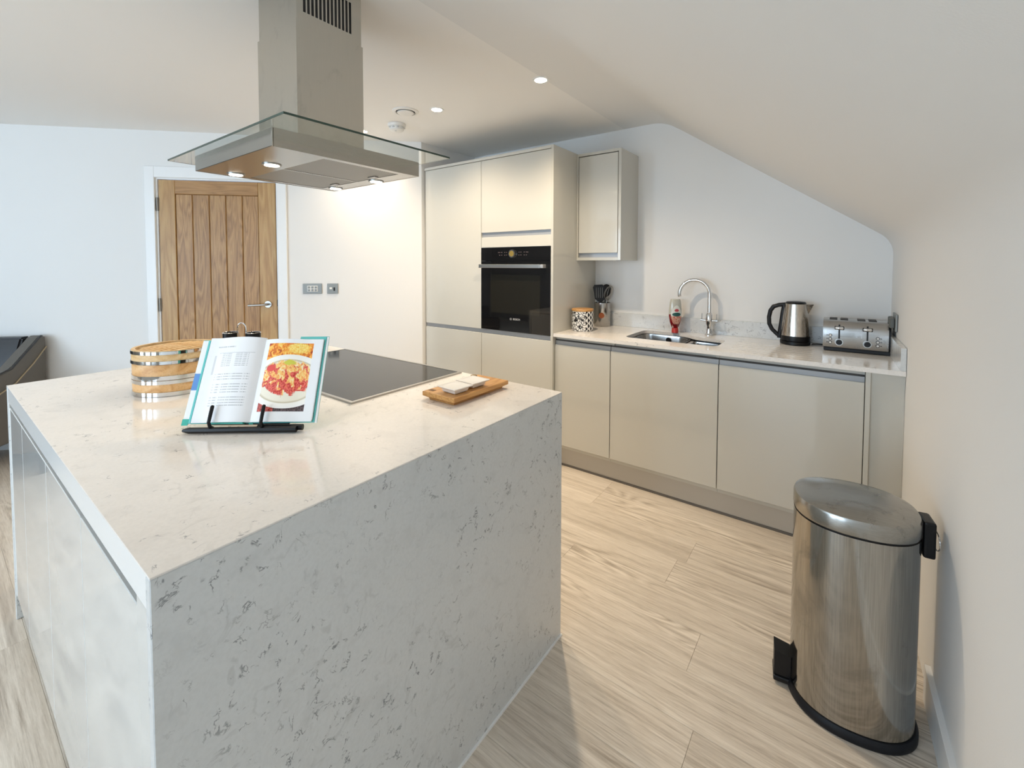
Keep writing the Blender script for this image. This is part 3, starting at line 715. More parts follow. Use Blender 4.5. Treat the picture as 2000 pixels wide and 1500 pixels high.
dl = obj('dial', cyl(new(), (-1.888, YF - 0.0042, 1.452), (-1.888, YF - 0.020, 1.452), 0.031, 0.028, n=40), MAT['chrome'], ov, True, True)
sub(obj('dial_display', cyl(new(), (-1.888, YF - 0.0202, 1.452), (-1.888, YF - 0.0215, 1.452), 0.020, n=32), MAT['display'], ov, True, True), dl)
bm = new()
for sx in (-1, 1):
    for i, dx in enumerate((0.055, 0.072, 0.100, 0.118, 0.130)):
        for dz in (-0.010, 0.010):
            if i < 4 or dz > 0:
                x = -1.888 + sx * dx; box(bm, x - 0.0035, x + 0.0035, YF - 0.0048, YF - 0.0041, 1.452 + dz - 0.002, 1.452 + dz + 0.002)
obj('touch_symbols', bm, M('dim_symbol', (0.16, 0.12, 0.12), 0.4), ov, world=True)['kind'] = 'stuff'
def lettering(text, size, mat, parent, loc, rot, name='lettering', ext=0.0003):
    cu = bpy.data.curves.new('txt', 'FONT'); cu.body = text; cu.size = size; cu.extrude = ext; cu.align_x = 'LEFT'; cu.align_y = 'CENTER'
    to = bpy.data.objects.new('txt', cu); C.objects.link(to); bpy.context.view_layer.update()
    me = bpy.data.meshes.new_from_object(to.evaluated_get(bpy.context.evaluated_depsgraph_get())); bpy.data.objects.remove(to)
    me.materials.clear(); me.materials.append(mat)
    o = bpy.data.objects.new(name, me); C.objects.link(o); o.parent = parent; o.location = loc; o.rotation_euler = rot; return o
MAT['letter'] = M('silver_print', (0.62, 0.62, 0.62), 0.4)
lettering('BOSCH', 0.019, MAT['letter'], ov, (-1.886 - ov.location.x, -0.0045, 0.981 - oz0), (PI / 2, 0, 0))
bm = new(); lx = -1.905
tube(bm, [(lx + 0.008 * math.cos(2 * PI * i / 24), YF - 0.0044, 0.981 + 0.008 * math.sin(2 * PI * i / 24)) for i in range(24)], 0.0006, 6, True)
box(bm, lx - 0.004, lx - 0.0025, YF - 0.005, YF - 0.0041, 0.976, 0.986); box(bm, lx + 0.0025, lx + 0.004, YF - 0.005, YF - 0.0041, 0.976, 0.986); box(bm, lx - 0.0025, lx + 0.0025, YF - 0.005, YF - 0.0041, 0.9805, 0.9815)
obj('emblem', bm, MAT['letter'], ov, world=True)

# wall cabinet
wx0, wx1, wy, wz0, wz1 = -1.5485, -1.2125, 2.868, 1.405, 2.167
t = thing('wall_cabinet', 'narrow greige wall cabinet hung right of the tall oven cabinet', 'cabinet', ((wx0 + wx1) / 2, (wy + YB) / 2, wz0))
bm = new()
box(bm, wx0, wx0 + 0.010, wy, YB - 0.001, wz0, wz1); box(bm, wx1 - 0.020, wx1, wy, YB - 0.001, wz0, wz1, 0.001)
box(bm, wx0 + 0.010, wx1 - 0.020, wy, YB - 0.001, wz1 - 0.018, wz1); box(bm, wx0 + 0.010, wx1 - 0.020, wy, YB - 0.001, wz0, wz0 + 0.020)
box(bm, wx0 + 0.010, wx1 - 0.020, wy + 0.03, YB - 0.001, wz0 + 0.020, wz1 - 0.018)
obj('carcass', bm, MAT['gloss_side'], t, world=True)
Bx('door', (wx0 + 0.014, wx1 - 0.025, wy + 0.002, wy + 0.020, wz0 + 0.052, wz1 - 0.024), MAT['gloss'], t, 0.001)
Bx('handle_rail', (wx0 + 0.0105, wx1 - 0.0205, wy + 0.018, wy + 0.0295, wz0 + 0.0205, wz0 + 0.050), MAT['rail'], t)

# ------------------------------------------------------------------ base units, end filler, plinth
BX = [TXE + 0.0005, -1.1455, -0.519, 0.101]
YD = 2.568
names = [('narrow greige base cabinet beside the tall oven cabinet'), ('greige base cabinet under the sink, middle of the three'), ('greige base cabinet at the right end, behind the bin')]
for k in range(3):
    a_, b_ = BX[k], BX[k + 1] - 0.001
    t = thing('base_cabinet', names[k], 'cabinet', ((a_ + b_) / 2, 2.87, 0), group='base cabinets under the worktop')
    bm = new()
    if k == 1:
        box(bm, a_, a_ + 0.018, YD + 0.022, YB - 0.002, 0.125, 0.888); box(bm, b_ - 0.018, b_, YD + 0.022, YB - 0.002, 0.125, 0.888)
        box(bm, a_ + 0.018, b_ - 0.018, YD + 0.022, YB - 0.002, 0.125, 0.143); box(bm, a_ + 0.018, b_ - 0.018, YD + 0.035, YD + 0.047, 0.143, 0.888)
    elif k == 0:
        box(bm, a_, b_, YD + 0.022, 2.66, 0.125, 0.888); box(bm, a_, b_, 2.66, YB - 0.002, 0.125, 0.66)
    else:
        box(bm, a_, b_, YD + 0.022, YB - 0.002, 0.125, 0.888)
    obj('carcass', bm, MAT['carcass'], t, world=True)
    Bx('handle_rail', (a_ + 0.002, b_ - 0.001, YD + 0.010, YD + 0.0215, 0.800, 0.860), MAT['rail'], t)
    Bx('shadow_gap', (a_ + 0.002, b_ - 0.001, YD + 0.012, YD + 0.0215, 0.8605, 0.868), MAT['dark'], t)  # solid dark strip painted as the shade above the rail
    Bx('door', (a_ + 0.002, b_ - 0.0015, YD, YD + 0.019 - 0.0095 + 0.0, 0.152, 0.835), MAT['gloss'], t, 0.0012)
t = thing('end_filler', 'narrow recessed greige filler panel between the last base cabinet and the sloped wall', 'panel', (0.17, 2.6, 0))
Bx('upright', (0.1015, 0.120, YD - 0.004, YD + 0.12, 0.0, 0.8880), MAT['gloss'], t, 0.001)
Bx('panel', (0.1205, xr(YD) - 0.001, YD + 0.010, YD + 0.028, 0.0, 0.8880), MAT['gloss_side'], t)
t = thing('plinth', 'long grey-brown kickboard under the base cabinets with dark bottom seal', 'plinth', (-0.72, 2.61, 0))
Bx('board', (TXE + 0.001, 0.1010, 2.603, 2.618, 0.014, 0.1245), MAT['plinth'], t)
Bx('seal', (TXE + 0.001, 0.1010, 2.600, 2.617, 0.001, 0.0135), MAT['seal'], t)['label'] = 'dark bottom seal strip'

# ------------------------------------------------------------------ worktop with sink cut-out and drainer grooves
def smooth_loop(pts, rad=0.03, n=4):
    out = []
    k = len(pts)
    for i in range(k):
        p, a_, b_ = Vector((*pts[i], 0)), Vector((*pts[i - 1], 0)), Vector((*pts[(i + 1) % k], 0))
        d1, d2 = (a_ - p), (b_ - p); rr = min(rad, d1.length * 0.45, d2.length * 0.45); q1, q2 = p + d1.normalized() * rr, p + d2.normalized() * rr
        for j in range(n + 1):
            s_ = j / n; w = q1 * (1 - s_) ** 2 + p * 2 * s_ * (1 - s_) + q2 * s_ ** 2; out.append((w.x, w.y))
    return out
cut = smooth_loop([(-1.112, 2.700), (-0.556, 2.690), (-0.556, 2.960), (-0.740, 2.985), (-0.830, 3.075), (-1.112, 3.080)], 0.055, 5)
grooves = [rrect(-0.49, -0.105, 2.60 + k * 0.058, 2.607 + k * 0.058, 0.0034, 3) for k in range(7)]
wt = thing('worktop', 'long pale marbled quartz worktop with upstand, cut out for the sink', 'worktop', (-0.65, 2.86, 0.89))
bm = slab_holes([(TXE + 0.0005, YF), (xr(YF) - 0.002, YF), (xr(YB) - 0.002, YB - 0.001), (TXE + 0.0005, YB - 0.001)], 0.8885, WT, through=[cut], blind=grooves, depth=0.002)
obj('slab', bm, MAT['quartz'], wt, world=True)
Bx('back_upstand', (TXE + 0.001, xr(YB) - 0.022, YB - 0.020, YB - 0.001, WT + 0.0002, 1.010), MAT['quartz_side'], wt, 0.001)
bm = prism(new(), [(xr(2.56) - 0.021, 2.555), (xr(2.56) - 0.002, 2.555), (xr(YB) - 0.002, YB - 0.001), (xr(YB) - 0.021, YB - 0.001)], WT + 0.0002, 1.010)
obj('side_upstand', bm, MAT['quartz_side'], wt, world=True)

# sink bowls
sk = thing('sink', 'stainless steel one-and-a-half bowl undermount sink', 'sink', (-0.84, 2.88, 0.70))
def bowl(loop, ztop, zbot, inset, name):
    bm = new(); cx_ = sum(p[0] for p in loop) / len(loop); cy_ = sum(p[1] for p in loop) / len(loop); rings = []
    prof = [(0, ztop), (0.002, ztop - 0.01), (inset * 0.5, zbot + 0.03), (inset, zbot + 0.006), (inset + 0.02, zbot)]
    for ins, z in prof:
        ring = []
        for x, y in loop:
            d = Vector((cx_ - x, cy_ - y)); L = d.length; d = d / L * min(ins, L * 0.6); ring.append(bm.verts.new((x + d.x, y + d.y, z)))
        rings.append(ring)
    for a_ in range(len(rings) - 1):
        for i in range(len(loop)):
            j = (i + 1) % len(loop); bm.faces.new((rings[a_][i], rings[a_][j], rings[a_ + 1][j], rings[a_ + 1][i]))
    bm.faces.new(rings[-1])
    # outer skin so that the bowl has thickness
    bmesh.ops.recalc_face_normals(bm, faces=bm.faces)
    for fc in bm.faces: fc.normal_flip()
    bmesh.ops.solidify(bm, geom=bm.faces[:], thickness=-0.0012)
    return obj(name, bm, MAT['steel_toaster'], sk, True, True)
b1 = smooth_loop([(-1.106, 2.706), (-0.775, 2.704), (-0.775, 3.010), (-0.835, 3.068), (-1.106, 3.074)], 0.05, 5)
b2 = smooth_loop([(-0.748, 2.702), (-0.562, 2.698), (-0.562, 2.953), (-0.735, 2.972), (-0.748, 2.965)], 0.045, 5)
bowl(b1, 0.886, 0.72, 0.02, 'main_bowl'); bowl(b2, 0.880, 0.76, 0.02, 'half_bowl')
Bx('divider', (-0.774, -0.749, 2.715, 3.0, 0.862, 0.880), MAT['steel_toaster'], sk, 0.004, 2)
bm = new(); cyl(bm, (-0.94, 3.068, 0.858), (-0.94, 3.058, 0.858), 0.017, n=24); obj('overflow', bm, MAT['black'], sk, True, True)
bm = new(); cyl(bm, (-0.94, 2.89, 0.7205), (-0.94, 2.89, 0.724), 0.042, n=28); obj('drain', bm, MAT['satin'], sk, True, True)

# tap
tp = thing('kitchen_tap', 'tall chrome swan-neck mixer tap with cross bar handles behind the sink', 'tap', (-0.690, 3.100, WT))
bm = lathe(new(), [(0.026, 0.0004), (0.026, 0.004), (0.016, 0.014), (0.013, 0.04), (0.013, 0.06), (0.019, 0.075), (0.021, 0.10), (0.020, 0.135), (0.013, 0.150), (0.0, 0.150)], 24)
obj('tap_body', bm, MAT['chrome'], tp, True)
pts = [(0, 0, 0.14), (0, 0, 0.20), (0, 0, 0.272)]
R_ = 0.092
for i in range(1, 17):
    a_ = math.radians(i * 200 / 17); pts.append((-R_ + R_ * math.cos(a_), -0.10 * (i / 17) ** 1.2 * 0.35, 0.272 + R_ * math.sin(a_)))
pts.append((pts[-1][0] - 0.010 * -0.2, pts[-1][1] - 0.002, pts[-1][2] - 0.006))
obj('swan_neck', tube(new(), pts, 0.0115, 16), MAT['chrome'], tp, True)
obj('cross_bar', cyl(new(), (-0.052, 0, 0.098), (0.052, 0, 0.098), 0.0085, n=16), MAT['chrome'], tp, True)
for x in (-0.045, 0.045): obj('lever', cyl(new(), (x, 0, 0.100), (x, 0.004, 0.142), 0.0032, n=10), MAT['chrome'], tp, True)

# washing-up liquid bottle standing on its cap
bt = thing('washing_up_bottle', 'clear squeezy bottle of red washing-up liquid standing on its cap by the tap', 'bottle', (-0.900, 3.070, WT), math.radians(38))
def bl(z): return z
sh = [(0.0, 0.0), (0.020, 0.0), (0.022, 0.03), (0.017, 0.032)]
obj('cap', lathe(new(), [(0.020, 0.0005), (0.0225, 0.004), (0.021, 0.034), (0.0, 0.034)], 28), MAT['red_cap'], bt, True)
obj('liquid', lathe(new(), [(0.018, 0.0345), (0.026, 0.045), (0.036, 0.075), (0.043, 0.115), (0.0435, 0.128), (0.0, 0.128)], 32, sy=0.62), MAT['red_liquid'], bt, True)
bottle_body = obj('bottle_body', lathe(new(), [(0.0435, 0.1285), (0.0425, 0.16), (0.038, 0.205), (0.034, 0.226), (0.030, 0.232), (0.0, 0.233)], 32, sy=0.62), MAT['clear'], bt, True)
# label: an oval patch on the front
bm = new(); uvl = bm.loops.layers.uv.verify(); G = []
zs = [0.062 + 0.128 * i / 12 for i in range(13)]
def prof_r(z):
    pr = [(0.026, 0.045), (0.036, 0.075), (0.043, 0.115), (0.0435, 0.1285), (0.0425, 0.16), (0.038, 0.205)]
    for (r0, z0_), (r1, z1_) in zip(pr, pr[1:]):
        if z0_ <= z <= z1_: return r0 + (r1 - r0) * (z - z0_) / (z1_ - z0_)
    return 0.035
for i, z in enumerate(zs):
    half = math.sqrt(max(0.0, 1 - ((i - 5.5) / 6.6) ** 2)) * 0.95 * (1.0 if i < 7 else 1 - (i - 7) * 0.06)
    G.append([( (prof_r(z) + 0.0008) * math.cos(-PI / 2 + half * (j / 4 - 1)), 0.62 * (prof_r(z) + 0.0012) * math.sin(-PI / 2 + half * (j / 4 - 1)), z, j / 8, i / 12) for j in range(9)])
VV = [[bm.verts.new(p[:3]) for p in row_] for row_ in G]
for i in range(12):
    for j in range(8):
        fc = bm.faces.new((VV[i][j], VV[i][j + 1], VV[i + 1][j + 1], VV[i + 1][j]))
        for lp, (a_, b_) in zip(fc.loops, ((i, j), (i, j + 1), (i + 1, j + 1), (i + 1, j))): lp[uvl].uv = (G[a_][b_][3], G[a_][b_][4])
sub(obj('label', bm, MAT['label'], bt, True), bottle_body)

# kettle
kt = thing('kettle', 'brushed steel jug kettle with black handle and base, left of the toaster', 'kettle', (-0.208, 3.062, WT))
obj('power_base', lathe(new(), [(0.070, 0.0005), (0.076, 0.004), (0.076, 0.020), (0.070, 0.024), (0.0, 0.024)], 40), MAT['black'], kt, True)
obj('body_foot', lathe(new(), [(0.074, 0.0245), (0.075, 0.045), (0.0745, 0.052), (0.0, 0.052)], 40), MAT['black'], kt, True)
obj('body', lathe(new(), [(0.0745, 0.0525), (0.072, 0.09), (0.066, 0.15), (0.0585, 0.215), (0.056, 0.237), (0.0, 0.239)], 48), MAT['steel_kettle'], kt, True)
obj('lid', lathe(new(), [(0.053, 0.2395), (0.052, 0.243), (0.046, 0.249), (0.025, 0.252), (0.0, 0.252)], 40), MAT['black'], kt, True)
bm = new()
v_ = [(0.050, -0.022, 0.236), (0.050, 0.022, 0.236), (0.088, 0.0, 0.236), (0.060, 0.0, 0.175)]
vv_ = [bm.verts.new(p) for p in v_]
for q in ((0, 1, 2), (0, 2, 3), (1, 3, 2), (0, 3, 1)): bm.faces.new([vv_[i] for i in q])
bmesh.ops.recalc_face_normals(bm, faces=bm.faces)
obj('spout', bm, MAT['steel_kettle'], kt)
hp = [(-0.050, 0, 0.230), (-0.085, 0, 0.226), (-0.112, 0, 0.215), (-0.128, 0, 0.190), (-0.135, 0, 0.150), (-0.133, 0, 0.110), (-0.118, 0, 0.078), (-0.095, 0, 0.055), (-0.076, 0, 0.040)]
obj('handle', tube(new(), hp, [0.013, 0.012, 0.013, 0.012, 0.0115, 0.0115, 0.0115, 0.012, 0.012], 14), MAT['black'], kt, True)
obj('handle_spine', tube(new(), [(-0.056, 0, 0.234), (-0.064, 0, 0.180), (-0.070, 0, 0.120), (-0.077, 0, 0.060), (-0.079, 0, 0.030)], 0.0125, 12), MAT['black'], kt, True)
# kettle flex on the worktop
tag(obj('power_cord', tube(new(), [(-0.127, 3.085, WT + 0.0045), (-0.10, 3.10, WT + 0.0045), (-0.03, 3.12, WT + 0.0045), (0.06, 3.152, WT + 0.0045), (0.16, 3.154, WT + 0.006), (0.19, 3.10, WT + 0.006)], 0.0035, 8), MAT['cord'], None, True), 'black cable lying on the worktop between kettle and toaster', 'cable')

# toaster
TX, TY = 0.066, 3.020
ts = thing('toaster', 'long four-slice steel toaster with two levers beside the right wall', 'toaster', (TX, TY, WT))
hw, hd_ = 0.137, 0.088
Bx('base', (-hw + 0.004, hw + 0.008, -hd_ + 0.004, hd_ - 0.004, 0.0005, 0.022), MAT['black'], ts, 0.003, world=False)
prof = [(-hd_, 0.0225), (-hd_ - 0.003, 0.04), (-hd_ - 0.004, 0.09), (-hd_ - 0.002, 0.125), (-hd_ + 0.006, 0.150), (-hd_ + 0.022, 0.164), (-hd_ + 0.045, 0.169), (hd_ - 0.045, 0.169), (hd_ - 0.022, 0.164), (hd_ - 0.006, 0.150), (hd_, 0.125), (hd_, 0.0225)]
obj('shell', prism(new(), prof, -hw, hw, 'x'), MAT['steel_toaster'], ts, True, ang=50)
obj('side_cap', prism(new(), [(y * 0.985, 0.022 + (z - 0.022) * 0.96) for y, z in prof], hw + 0.0005, hw + 0.010, 'x'), MAT['black'], ts, True, ang=50)
for k, fx in enumerate((-0.095, -0.048, 0.025, 0.072)):
    obj('bread_slot', box(new(), fx - 0.015, fx + 0.019, -0.048, 0.048, 0.1685, 0.1705, 0.0006), MAT['dark'], ts)
front = -hd_ - 0.004
for fx in (-0.066, 0.052):
    obj('lever_slot', box(new(), fx - 0.0035, fx + 0.0035, front - 0.0008, front + 0.004, 0.062, 0.146), MAT['black'], ts)
    o = obj('lever', box(new(), fx - 0.019, fx + 0.019, front - 0.018, front - 0.001, 0.120, 0.136, 0.0065, 3), MAT['chrome'], ts, True)
    obj('lever_rim', box(new(), fx - 0.021, fx + 0.021, front - 0.0075, front - 0.0008, 0.1185, 0.1375, 0.003, 2), MAT['black'], ts, True)
    rg_ = obj('dial_ring', cyl(new(), (fx, front - 0.001, 0.052), (fx, front - 0.006, 0.052), 0.018, n=28), MAT['satin'], ts, True)
    sub(obj('browning_dial', cyl(new(), (fx, front - 0.006, 0.052), (fx, front - 0.018, 0.052), 0.0145, 0.013, n=28), MAT['black'], ts, True), rg_)
for fx in (-0.104, 0.094):
    for z in (0.048, 0.067, 0.086):
        br_ = obj('button_ring', cyl(new(), (fx, front - 0.0005, z), (fx, front - 0.003, z), 0.0078, n=20), MAT['black'], ts, True)
        sub(obj('button', cyl(new(), (fx, front - 0.003, z), (fx, front - 0.007, z), 0.0055, 0.005, n=20), MAT['white_plastic'], ts, True), br_)
        sx = -0.0135 if fx < 0 else 0.0135
        obj('button_symbol', box(new(), fx + sx - 0.003, fx + sx + 0.003, front - 0.0012, front + 0.002, z - 0.0015, z + 0.0015), MAT['dark'], ts)

MAT['plug'] = M('grey_plug', (0.10, 0.105, 0.095), 0.4)
# socket on the right wall with a plug
yk = 2.955; xk = xr(yk)
s_ = thing('wall_socket', 'double brushed steel wall socket with plugs on the right wall behind the toaster', 'outlet', (xk, yk, 1.085))
Bx('face_plate', (-0.009, -0.0008, -0.075, 0.075, -0.043, 0.043), MAT['plate'], s_, 0.0015, world=False)
for y in (-0.035, 0.035): Bx('plug', (-0.030, -0.0095, y - 0.024, y + 0.024, -0.028, 0.024), MAT['plug'], s_, 0.004, world=False)

# utensil pot with tools
PPx, PPy = -1.447, 3.092
pt = thing('utensil_pot', 'steel utensil pot with a round copper badge beside the patterned canister', 'pot', (PPx, PPy, WT))
bm = lathe(new(), [(0.0, 0.0005), (0.058, 0.0005), (0.060, 0.004), (0.060, 0.178), (0.058, 0.178), (0.058, 0.010), (0.0, 0.010)], 48)
obj('pot_body', bm, MAT['steel_toaster'], pt, True)
av = math.atan2(-PPy, -PPx) - 0.10
n_ = Vector((math.cos(av), math.sin(av), 0))
obj('badge', cyl(new(), n_ * 0.0585 + Vector((0, 0, 0.085)), n_ * 0.0625 + Vector((0, 0, 0.085)), 0.021, n=28), MAT['copper'], pt, True)
def utensil(name, label, base, topp, headfn, mat, cat='utensil'):
    t = thing(name, label, cat, (PPx, PPy, WT + 0.012), group='utensils in the steel pot')
    obj('handle', tube(new(), [base, topp], 0.0045, 10), mat, t, True)
    headfn(t, Vector(topp), (Vector(topp) - Vector(base)).normalized()); return t
cam_dir = Vector((-PPx, -PPy, 0)).normalized(); sd = Vector((0, 0, 1)).cross(cam_dir)   # sideways axis facing the room
def flat_head(pts2, th=0.003, slots=()):
    def fn(t, p, d):
        a = sd; up = d
        bm = new()
        F_ = [bm.verts.new(p + a * x + up * y + cam_dir * th / 2) for x, y in pts2]; B_ = [bm.verts.new(p + a * x + up * y - cam_dir * th / 2) for x, y in pts2]
        bm.faces.new(F_); bm.faces.new(B_[::-1])
        for i in range(len(F_)): bm.faces.new((F_[i], B_[i], B_[(i + 1) % len(F_)], F_[(i + 1) % len(F_)]))
        bmesh.ops.recalc_face_normals(bm, faces=bm.faces)
        bl0 = obj('blade', bm, MAT['black'], t)
        for x0, y0, x1, y1 in slots:
            bl1 = obj('slot', tube(new(), [p + a * x0 + up * y0 + cam_dir * (th / 2 + 0.0004), p + a * x1 + up * y1 + cam_dir * (th / 2 + 0.0004)], 0.0016, 6), MAT['plate'], bl0)
    return fn
turner = [(-0.012, -0.01), (0.012, -0.01), (0.036, 0.010), (0.042, 0.105), (0.026, 0.122), (-0.034, 0.118), (-0.046, 0.100), (-0.038, 0.010)]
utensil('slotted_turner', 'black slotted turner standing in the steel utensil pot', (0.004, -0.01, 0.0), tuple(sd * -0.012 + Vector((0, -0.012, 0.182))), flat_head(turner, 0.003, [(-0.027 + k * 0.015, 0.020, -0.021 + k * 0.015, 0.098) for k in range(4)]), MAT['black'])
def spoon_head(t, p, d):
    bm = new(); c_ = p + d * 0.040
    t2 = bmesh.new(); bmesh.ops.create_uvsphere(t2, u_segments=20, v_segments=12, radius=1)
    mt = Matrix((( sd.x * 0.036, cam_dir.x * 0.010, d.x * 0.050, c_.x), (sd.y * 0.036, cam_dir.y * 0.010, d.y * 0.050, c_.y), (sd.z * 0.036, cam_dir.z * 0.010, d.z * 0.050, c_.z), (0, 0, 0, 1)))
    merge(bm, t2, mt); obj('bowl', bm, MAT['black'], t, True)
utensil('black_ladle', 'black spoon with rounded bowl standing behind the slotted turner', (0.0, 0.015, 0.0), tuple(sd * 0.014 + Vector((0, 0.02, 0.215))), spoon_head, MAT['black'])
def whisk_head(t, p, d):
    for k in range(5):
        a_ = PI * k / 5; ax = sd * math.cos(a_) + cam_dir * math.sin(a_)
        pts = [p + ax * (0.026 * math.sin(PI * s / 14) ** 0.8) * (1 if s <= 14 else 1) + d * (0.085 * (1 - math.cos(PI * s / 28))) for s in range(0, 15)]
        pts = []
        for s in range(25):
            q = s / 24 * 2 * PI; pts.append(p + ax * 0.034 * math.sin(q) * (1 if q < PI else 1) + d * 0.055 * (1 - math.cos(q)))
        obj('wire_loop', tube(new(), pts, 0.0012, 6), MAT['satin'], t, True)
utensil('whisk', 'wire balloon whisk leaning to the right side of the steel pot', tuple(sd * -0.01), tuple(sd * 0.034 + cam_dir * 0.01 + Vector((0, 0, 0.185))), whisk_head, MAT['satin'])
def spat_head(t, p, d):
    bm = new(); tube(bm, [p, p + d * 0.02, p + d * 0.055], [0.005, 0.012, 0.006], 8); obj('tip', bm, MAT['satin'], t, True)
utensil('masher', 'thin grey-handled tool leaning out to the left of the steel pot', tuple(sd * 0.02), tuple(sd * -0.050 + Vector((0, 0, 0.215))), spat_head, MAT['rail'])

# patterned canister
cn = thing('canister', 'black and white triangle-patterned canister with wooden lid', 'canister', (-1.462, 2.800, WT))
obj('jar', lathe(new(), [(0.070, 0.0005), (0.074, 0.004), (0.075, 0.010), (0.075, 0.138), (0.0, 0.138)], 64), MAT['canister'], cn, True).rotation_euler = (0, 0, math.radians(150))
obj('wooden_lid', lathe(new(), [(0.076, 0.1385), (0.077, 0.142), (0.077, 0.150), (0.074, 0.154), (0.0, 0.154)], 48), MAT['board'], cn, True)

# ------------------------------------------------------------------ things on the island
# bamboo steamer
R0 = 0.130
st = thing('bamboo_steamer', 'round bamboo steamer with steel bands and woven lid on the island', 'steamer', (-1.990, 0.572, WT))
def hoop(z0, z1, rad, mat, name, th=0.004):
    return obj(name, lathe(new(), [(rad - th, z0), (rad, z0), (rad, z1), (rad - th, z1), (rad - th, z0)], 72), mat, st, True)
def ring(z0, z1, rad, mat, name, th=0.012):
    bm = new(); n_ = 72; V4 = []
    for (rr, z) in ((rad - th, z0), (rad, z0), (rad, z1), (rad - th, z1)): V4.append([bm.verts.new((rr * math.cos(2 * PI * i / n_), rr * math.sin(2 * PI * i / n_), z)) for i in range(n_)])
    for a_ in range(4):
        for i in range(n_):
            bm.faces.new((V4[a_][i], V4[a_][(i + 1) % n_], V4[(a_ + 1) % 4][(i + 1) % n_], V4[(a_ + 1) % 4][i]))
    bmesh.ops.recalc_face_normals(bm, faces=bm.faces)
    return obj(name, bm, mat, st, True)
ring(0.0005, 0.056, R0, MAT['bamboo'], 'lower_tray'); ring(0.057, 0.1115, R0, MAT['bamboo'], 'upper_tray'); ring(0.1125, 0.160, R0 + 0.001, MAT['bamboo_pale'], 'lid_ring')
for z0, z1 in ((0.001, 0.015), (0.043, 0.0555), (0.0575, 0.072)): ring(z0, z1, R0 + 0.0022, MAT['chrome'], 'steel_band', 0.0018)
for z0, z1 in ((0.113, 0.124), (0.147, 0.158)): ring(z0, z1, R0 + 0.0034, MAT['chrome'], 'steel_band', 0.0020)
bm = new(); k = 0
x = -0.112
while x < 0.113:
    L = math.sqrt(max(0, 0.1165 ** 2 - (abs(x) + 0.006) ** 2)); k += 1
    if L > 0.01:
        segs = 10; zc = 0.1555 if k % 2 else 0.1530
        vs0 = []
        for i in range(segs + 1):
            y = -L + 2 * L * i / segs; z = zc + 0.004 * (1 - (x * x + y * y) / 0.0136)
            vs0.append((bm.verts.new((x, y, z)), bm.verts.new((x + 0.0122, y, z)), bm.verts.new((x + 0.0122, y, z - 0.0022)), bm.verts.new((x, y, z - 0.0022))))
        for i in range(segs):
            for q in range(4): bm.faces.new((vs0[i][q], vs0[i][(q + 1) % 4], vs0[i + 1][(q + 1) % 4], vs0[i + 1][q]))
        bm.faces.new(vs0[0]); bm.faces.new(vs0[-1][::-1])
    x += 0.0132
bmesh.ops.recalc_face_normals(bm, faces=bm.faces)
o = obj('woven_top', bm, MAT['bamboo_pale'], st); o['kind'] = 'stuff'; o.rotation_euler = (0, 0, math.radians(20))

# recipe book on its stand (built in the tilted frame of the book)
A = Vector((-1.438, 0.437, 0)); ang = math.atan2(0.632, 0.775)
dvec = Vector((math.cos(ang), math.sin(ang), 0)); nvec = Vector((math.sin(ang), -math.cos(ang), 0)); T = math.radians(25)
upv = -nvec * math.sin(T) + Vector((0, 0, math.cos(T))); outv = dvec.cross(upv)
def tilted(o, origin):
    m_ = Matrix.Identity(4)
    for i in range(3): m_[i][0], m_[i][1], m_[i][2], m_[i][3] = dvec[i], upv[i], outv[i], origin[i]
    o.matrix_world = m_
bk = thing('recipe_book', 'open recipe book showing text and a pasta photograph, propped on the black stand', 'book')
tilted(bk, A + Vector((0, 0, 0.926)))
BW, BH = 0.176, 0.243       # one side, height
def page(x_in, x_out, y0, y1, zf, mat, name, th=None):
    bm = new(); uvl = bm.loops.layers.uv.verify(); n_ = 14; g = []
    for i in range(n_ + 1):
        s = i / n_; g.append((x_in + (x_out - x_in) * s, zf(s), s))
    Vt = [[bm.verts.new((x, y, z)) for (x, z, s) in g] for y in (y0, y1)]
    for i in range(n_):
        fc = bm.faces.new((Vt[0][i], Vt[0][i + 1], Vt[1][i + 1], Vt[1][i]))
        for lp, (a_, b_) in zip(fc.loops, ((i, 0), (i + 1, 0), (i + 1, 1), (i, 1))):
            s = g[a_][2]; lp[uvl].uv = (1 - s if x_out < x_in else s, b_)
    if th:
        base = [[bm.verts.new((x, y, th)) for (x, z, s) in g] for y in (y0, y1)]
        for i in range(n_):
            bm.faces.new((base[0][i], base[1][i], base[1][i + 1], base[0][i + 1]))
            for q in (0, 1): bm.faces.new((Vt[q][i], base[q][i], base[q][i + 1], Vt[q][i + 1]))
        for q in (0, n_): bm.faces.new((Vt[0][q], Vt[1][q], base[1][q], base[0][q]))
    bmesh.ops.recalc_face_normals(bm, faces=bm.faces)
    return obj(name, bm, mat, bk, True, ang=50)
xg = 0.167
zl = lambda s: 0.006 + 0.020 * math.sin(min(1, s * 1.25) * PI) ** 0.7 * (1 - 0.55 * s) + 0.004
zr = lambda s: 0.006 + 0.013 * math.sin(min(1, s * 1.35 + 0.02) * PI * 0.93) ** 0.8 * (1 - 0.5 * s) + 0.003
page(xg, 0.008, 0.005, BH + 0.002, zl, MAT['page_text'], 'left_page', 0.004)
page(xg, 0.333, 0.005, BH - 0.003, zr, MAT['page_photo'], 'right_page', 0.004)
bm = new(); box(bm, 0.3335, 0.3345, 0.009, BH - 0.003, 0.004, 0.011); obj('page_edge', bm, MAT['paper'], bk)
cv = obj('cover', box(new(), -0.018, xg - 0.006, 0.003, BH - 0.002, 0.0, 0.0030, 0.0008), MAT['cover'], bk)
obj('cover', box(new(), xg + 0.006, 0.347, 0.003, BH - 0.006, 0.0, 0.0030, 0.0008), MAT['cover'], bk)
